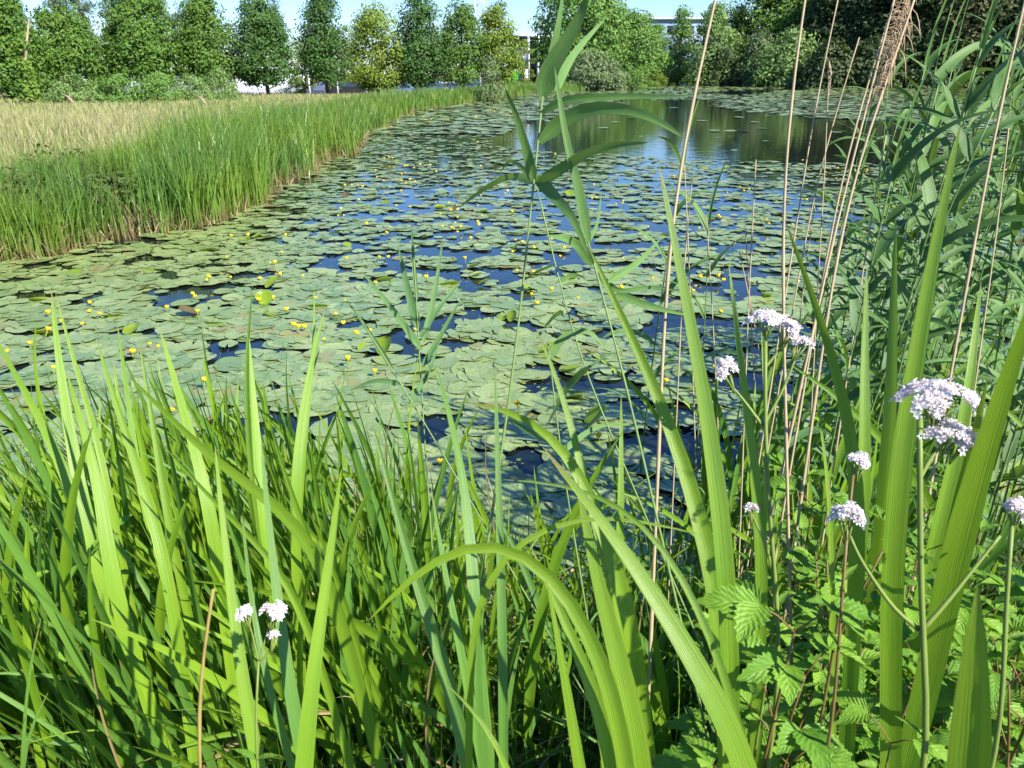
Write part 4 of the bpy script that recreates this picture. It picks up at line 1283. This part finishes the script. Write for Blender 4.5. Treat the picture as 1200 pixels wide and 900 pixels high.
def place_fans(protos, spots, rg, label, sc=(0.85, 1.15)):
    used = set()
    for (x, y) in spots:
        k = int(rg.integers(len(protos)))
        z = max(ghs(x, y), -0.15) - 0.02
        s = sc[0] + (sc[1] - sc[0]) * rg.random()
        if k not in used:
            used.add(k); o = protos[k]
            o.location = (x, y, z); o.rotation_euler = (0, 0, rg.normal() * 0.45); o.scale = (s, s, s)
        else:
            copy_thing(protos[k], (x, y, z), rg.normal() * 0.45, s)
    for k, p in enumerate(protos):
        if k not in used:
            for ch in list(p.children): bpy.data.objects.remove(ch)
            bpy.data.objects.remove(p)


rg = np.random.default_rng(33)
la = 'bright green iris fan leaning left in the dense stand at the lower left'
prot = [fan_proto(100 + k, 8, 0.64, 1.02, (0.014, 0.019)[k % 2], -0.21, 'iris' if k % 3 else 'iris_blue', la, G2) for k in range(9)]
spots = []
while len(spots) < 130:
    y = 0.95 + 1.75 * rg.random(); x = -1.75 + 2.0 * rg.random()
    top = proj((x - 0.25, y, max(ghs(x, y), -0.1) + 0.85))
    if top[1] < 425 or top[0] > 400 + 40 * rg.random(): continue
    spots.append((x, y))
place_fans(prot, spots, rg, la)
lb = 'upright iris fan standing in shallow water below the middle of the pond'
prot = [fan_proto(140 + k, 7, 0.45, 0.75, 0.016, -0.10, 'iris' if k % 2 else 'iris_blue', lb, G1) for k in range(6)]
spots = []
while len(spots) < 36:
    y = 1.0 + 1.7 * rg.random(); x = -0.45 + 1.0 * rg.random()
    top = proj((x, y, max(ghs(x, y), -0.1) + 0.62))
    if top[1] < 545: continue
    spots.append((x, y))
place_fans(prot, spots, rg, lb)
lc = 'tall upright iris fan in the tangle behind the right valerians'
prot = [fan_proto(170 + k, 6, 0.75, 1.15, 0.019, 0.05, 'iris' if k % 3 else 'iris_blue', lc, G1) for k in range(7)]
spots = []
while len(spots) < 38:
    y = 1.0 + 2.0 * rg.random(); x = 0.3 + 1.7 * rg.random()
    top = proj((x, y, max(ghs(x, y), -0.1) + 1.0))
    if top[1] < 330 + 120 * rg.random() or top[0] < 820 or (top[2] < 1.45): continue
    spots.append((x, y))
place_fans(prot, spots, rg, lc)

G7 = 'thin bent sedges between the irises'
lz = 'thin bent sedge with narrow arching leaves crossing between the irises'


def sedge_proto(seed):
    rg = np.random.default_rng(seed)
    root = empty('bent_sedge', (0, 0, 0), lz, 'sedge', G7)
    for k in range(6):
        L = 0.45 + 0.4 * rg.random(); a = rg.normal() * 0.45; b = np.sign(rg.normal()) * (0.6 + 1.9 * rg.random()); az = rg.random() * 6.28
        x = z = 0.0; q = []
        for s in np.linspace(0, 1, 20):
            q.append((x * math.cos(az), 0.5 * x * math.sin(az), z)); e = a + b * s ** 2.2
            x += math.sin(e) * L / 19; z += math.cos(e) * L / 19
        m = MB(); m.ribbon(q, reed_width(20, 0.007 + 0.006 * rg.random()), (rg.normal() * 0.4, -1, 0.5), fold=0.35, twist=rg.normal() * 0.5)
        m.build('leaf', M['iris' if rg.random() < 0.6 else ('iris_blue' if rg.random() < 0.7 else 'litter')], root, (0, 0, 0))
    return root


rg = np.random.default_rng(35)
spots = []
while len(spots) < 60:
    y = 0.95 + 1.5 * rg.random(); x = -0.6 + 1.7 * rg.random()
    if proj((x, y, max(ghs(x, y), -0.1) + 0.5))[1] < 560: continue
    spots.append((x, y))
place_fans([sedge_proto(400 + k) for k in range(9)], spots, rg, lz)

# ------------------------------------------------------------------ common reeds (stem with leaf blades)
G3 = 'common reeds rising from the near water'


def reed_hero(label, stem, sd_, leaves, srad=0.0035, seed=0):
    """stem: photo pixels low->top at depth sd_; leaves: (pixels base->tip, width px, depth change)"""
    rg = np.random.default_rng(seed)
    C = [P(x, y, sd_) for x, y in stem]
    low = C[0]
    z = max(ghs(low[0], low[1]), -0.3)
    dr = C[0] - C[1]; dr /= np.linalg.norm(dr)
    k = (low[2] - z) / max(0.5, -dr[2])
    rt = low + dr * k * 0.9; rt[2] = max(ghs(rt[0], rt[1]), -0.3) - 0.02
    root = empty('common_reed', rt, label, 'reed', G3)
    m = MB(); pts = spline([rt] + C, 30); m.tube(pts, np.linspace(srad, srad * 0.55, 30), 7); m.build('stem', M['reedstem'], root)
    for pix, w, dd in leaves:
        n = len(pix)
        q = [P(x, y, sd_ + dd * i / (n - 1)) for i, (x, y) in enumerate(pix)]
        if n == 2: q = [q[0], (q[0] + q[1]) / 2 + np.array((0, 0, 0.01)), q[1]]
        m = MB(); m.ribbon(spline(q, 20), reed_width(20, w * 1.2 * sd_ / FPX), cam_face(q[n // 2], rg, 0.3), fold=0.2, twist=rg.normal() * 0.3)
        m.build('leaf', M['reed'], root)
    return root


reed_hero('tall reed at the middle whose broad leaves reach the sky', [(592, 500), (600, 447), (610, 363), (618, 283), (626, 211), (631, 161), (636, 113)], 1.45,
          [([(636, 114), (643, 83), (663, 50), (682, 14), (691, -14)], 21, -0.12), ([(638, 100), (643, 76), (652, 42), (661, -14)], 10, -0.05), ([(650, 104), (657, 92), (674, 61), (709, 22)], 12, 0.15),
           ([(633, 134), (654, 119), (693, 114), (760, 113), (812, 112)], 9, -0.1), ([(632, 167), (657, 142), (685, 128), (710, 126), (738, 129), (770, 140), (802, 162)], 16, -0.15), ([(628, 217), (654, 200), (685, 181), (716, 170), (760, 167)], 12, -0.2),
           ([(626, 213), (616, 172), (602, 128), (592, 104)], 11, -0.1), ([(625, 214), (602, 206), (574, 217), (538, 243)], 9, 0.25), ([(629, 207), (652, 233), (671, 255), (690, 300)], 13, -0.15), ([(626, 212), (600, 188), (586, 202)], 6, 0.1)], seed=1)
reed_hero('second reed right of the tall one, its rolled top leaf leaning left', [(745, 500), (733, 447), (720, 400), (710, 363), (700, 317), (689, 283)], 1.4,
          [([(690, 285), (678, 220), (663, 160), (650, 78)], 11, -0.05), ([(695, 310), (672, 283), (640, 276)], 12, -0.1), ([(713, 330), (747, 308), (774, 280)], 9, 0.1), ([(722, 345), (767, 360), (808, 370)], 9, 0.1), ([(700, 320), (725, 342), (760, 336), (800, 342)], 7, 0.2),
           ([(686, 290), (700, 262), (705, 225)], 5, 0.2), ([(690, 430), (668, 450), (640, 500)], 7, 0.1)], seed=2)
reed_hero('slim bending reed between the tall one and the second', [(712, 500), (690, 447), (677, 417), (660, 350), (643, 283), (630, 222)], 1.5, [([(650, 310), (630, 318), (612, 330)], 6, 0.1), ([(655, 330), (672, 322), (686, 326)], 6, 0.1), ([(660, 365), (650, 370), (637, 385)], 5, 0.1)], 0.0026, 3)
reed_hero('short spreading reed left of the middle over the pads', [(498, 520), (493, 447), (488, 350), (484, 290)], 1.9,
          [([(490, 385), (478, 340), (467, 290)], 10, 0.0), ([(494, 410), (462, 365), (424, 318)], 8, -0.1), ([(493, 395), (512, 363), (541, 328)], 8, 0.1), ([(496, 400), (508, 350), (519, 282)], 7, 0.1), ([(495, 430), (515, 395), (540, 350)], 8, 0.15), ([(488, 350), (485, 310), (482, 262)], 5, 0)], 0.0028, 4)
reed_hero('thin reed leaning left low over the pads', [(500, 500), (470, 450), (440, 402), (415, 362)], 1.8, [([(460, 432), (430, 385), (405, 350)], 5, 0.1), ([(480, 470), (500, 440), (515, 400)], 6, 0.1), ([(470, 450), (440, 446), (410, 458)], 6, 0)], 0.0025, 5)
reed_hero('small reed with a nodding leaf right of centre', [(668, 600), (655, 520), (648, 450), (642, 400)], 1.6, [([(645, 420), (660, 395), (690, 388), (712, 412)], 9, 0), ([(650, 470), (690, 430), (722, 412)], 9, 0.1), ([(655, 520), (610, 500), (580, 470)], 7, 0.1), ([(657, 530), (700, 500), (740, 498)], 7, 0.1)], 0.0028, 6)


def reed_proto(seed, H, nl, label, mat='reed'):
    rg = np.random.default_rng(seed)
    root = empty('common_reed', (0, 0, 0), label, 'reed', G3)
    bx, by = rg.normal() * 0.12, rg.normal() * 0.08
    pts = np.array([(bx * t * t, by * t * t, H * t) for t in np.linspace(0, 1, 14)])
    m = MB(); m.tube(pts, np.linspace(0.0042, 0.0018, 14), 6); m.build('stem', M['reedstem'], root, (0, 0, 0))
    for k in range(nl):
        t = 0.28 + 0.70 * k / (nl - 1)
        b = np.array((bx * t * t, by * t * t, H * t))
        a = (0 if k % 2 else math.pi) + rg.normal() * 0.7
        L = (0.30 + 0.20 * rg.random()) * (1 - 0.25 * t)
        el = 0.75 + 0.35 * t + rg.normal() * 0.15
        dr = 0.9 + rg.random() * 1.0
        q = []
        hx = hz = 0.0
        for s in np.linspace(0, 1, 18):
            e = el - dr * s ** 1.3
            q.append(b + np.array((math.cos(a) * hx, math.sin(a) * hx, hz)))
            hx += math.cos(e) * L / 18; hz += math.sin(e) * L / 18
        m = MB(); m.ribbon(np.array(q), reed_width(18, 0.027 + 0.014 * rg.random()), (rg.normal() * 0.3, -0.5, 1.0), fold=0.22, twist=rg.normal() * 0.5)
        m.build('leaf', M[mat], root, (0, 0, 0))
    q = np.array([(bx + rg.normal() * 0.0 + 0.05 * s * s, by, H + 0.26 * s) for s in np.linspace(-0.1, 1, 12)])
    m = MB(); m.ribbon(q, reed_width(12, 0.014), (0.2, -1, 0.2), fold=0.5); m.build('leaf', M['reed'], root, (0, 0, 0))
    return root


rg = np.random.default_rng(44)
ld = 'leafy blue-green reed in the crowded reed thicket at the right edge'
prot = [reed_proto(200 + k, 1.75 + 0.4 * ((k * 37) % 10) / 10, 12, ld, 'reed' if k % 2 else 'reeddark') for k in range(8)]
spots = []
while len(spots) < 70:
    y = 1.9 + 2.9 * rg.random(); x = 0.9 + 2.6 * rg.random()
    pb = proj((x, y, 1.5))
    if pb[0] < 990 + 110 * rg.random() or pb[0] > 1290: continue
    spots.append((x, y))
place_fans(prot, spots, rg, ld, (0.82, 1.08))
le = 'lone leafy reed among the dry canes right of centre'
prot = [reed_proto(220 + k, 1.55, 7, le) for k in range(3)]
place_fans(prot, [(1.0, 2.55), (1.18, 2.9), (1.38, 3.1), (0.78, 2.9), (1.5, 2.7), (0.62, 3.3)], rg, le, (0.85, 1.05))

# ------------------------------------------------------------------ dry canes
G4 = 'dry tan reed canes of last year'


def cane(label, pix, d, w, plume=None, seed=0, mat='cane'):
    rg = np.random.default_rng(seed)
    C = [P(x, y, d) for x, y in pix][::-1]
    dr = C[0] - C[1]; dr /= np.linalg.norm(dr)
    z = max(ghs(C[0][0], C[0][1]), -0.3)
    rt = C[0] + dr * max(0, C[0][2] - z) / max(0.6, -dr[2]) * 0.95
    rt[2] = max(ghs(rt[0], rt[1]), -0.3) - 0.02
    root = empty('dry_cane', rt, label, 'dry reed', G4)
    r = w * d / FPX * 0.33
    pts = spline([rt] + C, 30)
    m = MB()
    rad = np.linspace(r * 1.05, r * 0.7, 30) * (1 + 0.22 * (np.arange(30) % 5 == 0))
    m.tube(pts, rad, 7); m.build('stalk', M[mat], root)
    if plume:
        top, length, side = plume
        t0 = P(*top, d)
        m = MB()
        ax = pts[-1] - pts[-3]; ax /= np.linalg.norm(ax)
        for k in range(75):
            s = rg.random() * length
            b = t0 - ax * s
            L = length * (0.22 + 0.38 * rg.random())
            a = rg.normal()
            e = b + np.array((side * L * (0.3 + 1.3 * rg.random()), L * 0.25 * a, -L * (0.1 + 0.95 * rg.random())))
            mid = (b + e) / 2 + np.array((side * L * 0.35, 0, L * 0.18))
            q = spline([b, mid, e], 7)
            m.tube(q, np.array([0.0003, 0.0005, 0.0008, 0.0010, 0.0011, 0.0009, 0.0002]), 4, cap=False)
        m.build('plume', M['plume'], root)
    return root


cane('thick dry cane leaning right, cut by the top edge right of the big reed leaves', [(845, -30), (838, 0), (800, 173), (782, 300), (774, 480)], 1.5, 7, seed=1)
cane('tall straight dry cane cut by the top edge, left of the plumed canes', [(948, -30), (942, 0), (927, 111), (916, 249), (918, 370)], 1.6, 6.5, seed=2)
cane('thin dry cane right of the tall straight one', [(984, -10), (955, 124), (933, 267), (915, 380)], 1.9, 3.5, seed=3)
cane('left plumed dry cane with feathery drooping plume', [(1054, -25), (1030, 70), (1009, 151), (985, 240), (950, 400)], 1.8, 5.5, ((1054, -20), 0.17, 0.45), 4)
cane('right plumed dry cane with the lower hanging plume', [(1078, -20), (1060, 40), (1035, 102), (995, 222), (971, 356), (962, 420)], 1.75, 6, ((1058, 44), 0.13, -0.35), 5)
cane('dry cane cut by the top edge near the upper right corner', [(1206, -20), (1188, 60), (1171, 124), (1150, 240)], 1.7, 6, ((1210, -30), 0.12, 0.4), 6)
cane('short thin dry cane with a small closed seed head', [(972, 72), (970, 110), (967, 200), (960, 300), (955, 400)], 2.0, 2.6, ((972, 74), 0.06, 0.12), 7)
cane('thin leaning dry cane left of the plumed ones', [(1007, 44), (980, 130), (955, 218), (935, 330)], 2.1, 3, seed=8)
cane('thin broken dry cane in front of the open water', [(886, 187), (882, 260), (877, 360), (874, 440)], 2.0, 3, seed=9)
cane('third cane of the plumed bundle, without a plume', [(1042, 20), (1015, 100), (990, 190), (972, 280), (955, 380)], 1.85, 4.5, seed=10)
cane('short dry stub cane over the pads right of centre', [(812, 200), (806, 260), (800, 330), (796, 420)], 2.2, 3, seed=11)
cane('dry cane behind the reeds right of the plumes', [(1040, 150), (1020, 260), (1005, 360)], 2.1, 3.5, seed=12)
cane('thin dry cane crossing the reed thicket near the right edge', [(1182, 150), (1172, 240), (1160, 330), (1150, 400)], 1.8, 3.5, seed=13)
cane('ochre brown dead stalk at the lower left in front of the irises', [(250, 690), (239, 750), (229, 830), (234, 905)], 0.85, 8, seed=14, mat='ochre')
rgc = np.random.default_rng(61)
GT = 'thin dry canes standing in the reed gap'
for k in range(5):
    px = 790 + 250 * rgc.random(); d = 1.9 + 0.9 * rgc.random(); l = rgc.normal() * 18
    t_ = 190 + 110 * rgc.random()
    o = cane('thin tan dry cane in the loose bundle behind the highest valerian', [(px + l, t_), (px + l * 0.3, t_ + 110), (px - l * 0.3, t_ + 240)], d, 2.6, seed=70 + k)
    o['group'] = GT


# ------------------------------------------------------------------ valerians
def floret_head(m, c, rx, ry, rz, n, rg, fl=0.0046):
    """dome of small five-petalled florets"""
    sub = max(3, int(n / 16))
    cl = []
    for k in range(sub):
        a = rg.random() * 6.283; r = math.sqrt(rg.random())
        cl.append((r * math.cos(a), r * math.sin(a)))
    for k in range(n):
        cx, cy = cl[int(rg.integers(sub))]
        x = cx + rg.normal() * 0.15; y = cy + rg.normal() * 0.15
        rr = min(1.12, math.hypot(x, y))
        z = math.sqrt(max(0.02, 1.3 - rr * rr)) - 0.45 + rg.normal() * 0.17
        p = np.array((c[0] + x * rx, c[1] + y * ry, c[2] + z * rz))
        N = np.array((x * 0.8, y * 0.8, 0.75)) + rg.normal(size=3) * 0.3; N /= np.linalg.norm(N)
        t1 = np.cross(N, rg.normal(size=3)); t1 /= np.linalg.norm(t1); t2 = np.cross(N, t1)
        V = [p - N * 0.002]
        F = []
        s = fl * (0.8 + 0.5 * rg.random())
        for j in range(5):
            a = j * 1.2566
            for da, q, up in ((-0.42, 0.75, 0.25), (0, 1.15, 0.12), (0.42, 0.75, 0.25)):
                V.append(p + (t1 * math.cos(a + da) + t2 * math.sin(a + da)) * s * q + N * s * up)
            F.append((0, 1 + j * 3, 2 + j * 3, 3 + j * 3))
        m.add(V, F)


G5 = 'pink valerians in the foreground'
VST = []


def valerian(label, heads, stem, d, branches=(), leaves=(), stem_mat='herbstem', seed=0, r=0.0032):
    rg = np.random.default_rng(seed)
    C = [P(x, y, d) for x, y in stem][::-1]               # low -> top
    rt = C[0].copy(); rt[2] = max(ghs(rt[0], rt[1]), -0.1) - 0.02
    root = empty('valerian', rt, label, 'flower', G5)
    m = MB(); pts = spline([rt] + C, 24); m.tube(pts, np.linspace(r * 1.25, r * 0.8, 24), 7); m.build('stem', M[stem_mat], root)
    for br in branches:
        q = [P(x, y, d + 0.004) for x, y in br]
        m = MB(); m.tube(spline(q, 12), np.linspace(r * 0.8, r * 0.45, 12), 6); m.build('branch', M['herbstem'], root)
    VST.append((root, pts, rg))
    for (x, y, w, h, n) in heads:
        c = P(x, y, d)
        rx = w * d / FPX * 0.46; rz = h * d / FPX * 0.55
        m = MB(); floret_head(m, c, rx, rx * 0.8, rz, int(n * 0.72), rg)
        hd = m.build('flower_head', M['petal'], root, smooth=False)
        m = MB(); jn = P(x + (stem[0][0] - x) * 0.25, y + h * 0.5 + 14, d)
        for k in range(7):
            a = k * 0.9
            m.tube([jn, c + np.array((math.cos(a) * rx * 0.55, math.sin(a) * rx * 0.45, -rz * 0.15))], [0.0012, 0.0008], 4)
        m.build('pedicel', M['herbstem'], hd, tuple(root.location))
    return root


valerian('valerian with the highest pale pink clustered heads and a round side head', [(898, 375, 44, 18, 190), (922, 386, 36, 24, 170), (938, 404, 30, 15, 110), (849, 434, 29, 26, 150)], [(897, 400), (897, 440), (894, 500), (900, 600), (908, 690), (915, 800)], 1.0,
         [[(894, 500), (918, 455), (932, 420)], [(893, 498), (868, 465), (850, 445)], [(897, 430), (912, 412), (922, 398)]], seed=1)
valerian('tall valerian with the largest pink flower head before the right irises', [(1100, 467, 92, 34, 420), (1095, 480, 40, 20, 80), (1112, 507, 58, 26, 190), (1124, 520, 30, 20, 90)], [(1078, 490), (1078, 560), (1078, 650), (1078, 740), (1083, 820), (1088, 905)], 0.85,
         [[(1079, 740), (1110, 705), (1150, 655), (1172, 628)], [(1077, 738), (1045, 710), (1008, 655), (996, 628)], [(1078, 560), (1092, 535), (1108, 518)]], seed=2, r=0.0038)
valerian('small lavender tinted valerian head on a reddish stem above the nettle leaves', [(1005, 542, 33, 22, 120)], [(1000, 555), (991, 580), (989, 640), (985, 720)], 1.0, stem_mat='redstem', seed=3, r=0.0022)
valerian('compact pink valerian head low in front of the tall iris blade', [(992, 607, 37, 34, 230)], [(993, 622), (988, 680), (980, 750), (976, 850)], 0.9, stem_mat='redstem', seed=4, r=0.0022)
valerian('pink valerian head cut by the right edge', [(1189, 598, 30, 26, 150)], [(1186, 615), (1180, 680), (1172, 780), (1170, 880)], 0.9, seed=5)
valerian('tiny valerian bud left of the compact pink head', [(880, 596, 14, 11, 40)], [(881, 603), (890, 625), (902, 650), (912, 700)], 1.0, seed=6, r=0.002)
valerian('little valerian at the lower left with three small heads', [(289, 718, 19, 13, 60), (321, 716, 29, 20, 120), (322, 747, 13, 12, 34)], [(303, 775), (303, 800), (302, 840), (300, 900)], 0.9,
         [[(303, 775), (296, 745), (291, 726)], [(304, 775), (312, 745), (319, 726)], [(304, 778), (314, 765), (321, 752)]], seed=7, r=0.0018)


# ------------------------------------------------------------------ broad-leaved herbs
def herb_leaf_mesh(L, W, teeth, seed, droop=0.3):
    rg = np.random.default_rng(seed)
    n = 2 * teeth + 1
    V, U = [], []
    for i in range(n):
        t = i / (n - 1)
        w = W * (math.sin(math.pi * t ** 0.72) ** 0.85 if 0 < t < 1 else 0.02) * (1.12 if i % 2 else 0.9)
        for c in (-1, -0.5, 0, 0.5, 1):
            V.append((t * L + (0.04 * L * abs(c) if i % 2 else 0), c * w * 0.5, -droop * L * t * t + 0.16 * w * abs(c) + 0.012 * L * math.sin(t * 22) * abs(c)))
            U.append(((c + 1) / 2, t))
    F = [(i * 5 + j, (i + 1) * 5 + j, (i + 1) * 5 + j + 1, i * 5 + j + 1) for i in range(n - 1) for j in range(4)]
    m = MB(); m.add(V, F, U)
    return m.mesh('leaf', M['herb'])


LEAVES = [herb_leaf_mesh(1.0, 0.55, 9, 1, 0.35), herb_leaf_mesh(1.0, 0.42, 11, 2, 0.2), herb_leaf_mesh(1.0, 0.7, 8, 3, 0.45), herb_leaf_mesh(1.0, 0.3, 10, 4, 0.25)]


def herb_proto(seed, H, pairs, size, label, group, ternate=True, stem='herbstem', kinds=(0, 2)):
    rg = np.random.default_rng(seed)
    root = empty('leafy_herb', (0, 0, 0), label, 'herb', group)
    bx, by = rg.normal() * 0.10, rg.normal() * 0.08
    pts = np.array([(bx * t * t, by * t * t, H * t) for t in np.linspace(0, 1, 12)])
    m = MB(); m.tube(pts, np.linspace(0.0032, 0.0014, 12), 6)
    spots = []
    for k in range(pairs):
        t = 0.30 + 0.70 * k / max(1, pairs - 1)
        b = np.array((bx * t * t, by * t * t, H * t))
        a0 = k * 1.57 + rg.normal() * 0.3
        for s in (0, math.pi):
            a = a0 + s
            pl = size * (0.6 + 0.4 * rg.random()) * (1.1 - 0.6 * t)
            e = b + np.array((math.cos(a) * pl, math.sin(a) * pl, pl * (0.35 + 0.5 * t)))
            m.tube([b, (b + e) / 2 + (0, 0, 0.1 * pl), e], [0.0014, 0.0011, 0.0008], 5)
            sz = size * (1.15 - 0.55 * t) * (0.8 + 0.4 * rg.random())
            for da in ((-0.95, 0, 0.95) if ternate else (0,)):
                spots.append((e, a + da, sz * (1.0 if da == 0 else 0.8), rg.normal() * 0.25))
    m.build('stem', M[stem], root, (0, 0, 0))
    for e, a, sz, tl in spots:
        o = bpy.data.objects.new('leaf', LEAVES[kinds[int(rg.integers(len(kinds)))]]); COL.objects.link(o); o.parent = root
        o.location = Vector(e); o.scale = (sz, sz, sz); o.rotation_euler = (tl, -0.25 + rg.normal() * 0.25, a)
    return root


for root, pts, rg_ in VST:                                # opposite leaf pairs on the valerian stems
    for t in (12, 16, 20):
        a0 = rg_.random() * 6.28
        for s in (0, math.pi):
            o = bpy.data.objects.new('leaf', LEAVES[3]); COL.objects.link(o); o.parent = root
            o.location = Vector(pts[t]) - root.location
            sz = (0.075 - 0.0022 * t) * (0.8 + 0.4 * rg_.random())
            o.scale = (sz, sz, sz); o.rotation_euler = (rg_.normal() * 0.2, -0.6, a0 + s)
G6 = 'leafy herbs under the valerians'
rg = np.random.default_rng(55)
lf = 'fresh green toothed-leaved herb in the undergrowth at the lower right'
prot = [herb_proto(300 + k, 0.55 + 0.12 * (k % 3), 5, 0.09, lf, G6, True, 'herbstem' if k % 2 else 'redstem') for k in range(5)]
spots = []
while len(spots) < 62:
    y = 0.78 + 1.0 * rg.random(); x = 0.22 + 0.95 * rg.random()
    q = proj((x, y, ghs(x, y) + 0.6))
    if q[0] < 850 or q[0] > 1260 or q[1] < 560 or q[2] < 0.72: continue
    spots.append((x, y))
place_fans(prot, spots, rg, lf, (0.85, 1.2))
lg = 'taller pale-leaved herb between the pink valerian heads'
prot = [herb_proto(320 + k, 0.85, 6, 0.065, lg, G6, k % 2 == 0, 'redstem', (1, 3)) for k in range(3)]
spots = []
while len(spots) < 14:
    y = 0.9 + 0.6 * rg.random(); x = 0.35 + 0.6 * rg.random()
    q = proj((x, y, ghs(x, y) + 0.85))
    if q[0] < 920 or q[0] > 1180 or q[1] < 490 or q[2] < 0.85: continue
    spots.append((x, y))
place_fans(prot, spots, rg, lg, (0.9, 1.1))
lh = 'small round-leaved herb at the left edge below the iris tips'
prot = [herb_proto(340 + k, 0.75, 6, 0.04, lh, 'small leafy herbs at the left edge', False, 'herbstem', (2, 0)) for k in range(3)]
spots = []
while len(spots) < 12:
    y = 1.2 + 0.9 * rg.random(); x = -1.6 + 0.7 * rg.random()
    q = proj((x, y, ghs(x, y) + 0.75))
    if q[0] > 95 or q[0] < -60 or q[1] < 470: continue
    spots.append((x, y))
place_fans(prot, spots, rg, lh, (0.85, 1.15))

# ------------------------------------------------------------------ fine grass under the irises
rng = np.random.default_rng(71)
n = 9000
Y_ = 0.55 + 2.1 * rng.random(n); X_ = (rng.random(n) * 2 - 1) * (0.75 * Y_ + 0.9)
sd = sdist(X_, Y_); ok = sd > -0.35
XY = np.stack([X_[ok], Y_[ok]], 1)
hh = 0.22 + 0.38 * rng.random(len(XY))
zt = gh(XY[:, 0], XY[:, 1]) + hh
hh = np.where(XY[:, 1] < 0.9, hh * 0.6, hh)
grass_mass('fine_grass', XY, hh, 0.004 + 0.006 * rng.random(len(XY)), M['grass'], rng, 0.9, 5, 0.4, label='fine dark grass under the foreground irises', cat='grass')
n = 1500
XY = np.stack([(rng.random(n) * 2 - 1) * 1.8, 0.9 + 1.4 * rng.random(n)], 1)
XY = XY[sdist(XY[:, 0], XY[:, 1]) > 0]
grass_mass('dead_grass', XY, 0.10 + 0.25 * rng.random(len(XY)), np.full(len(XY), 0.006), M['litter'], rng, 1.8, 4, label='straw coloured dead grass lying under the irises', cat='grass')
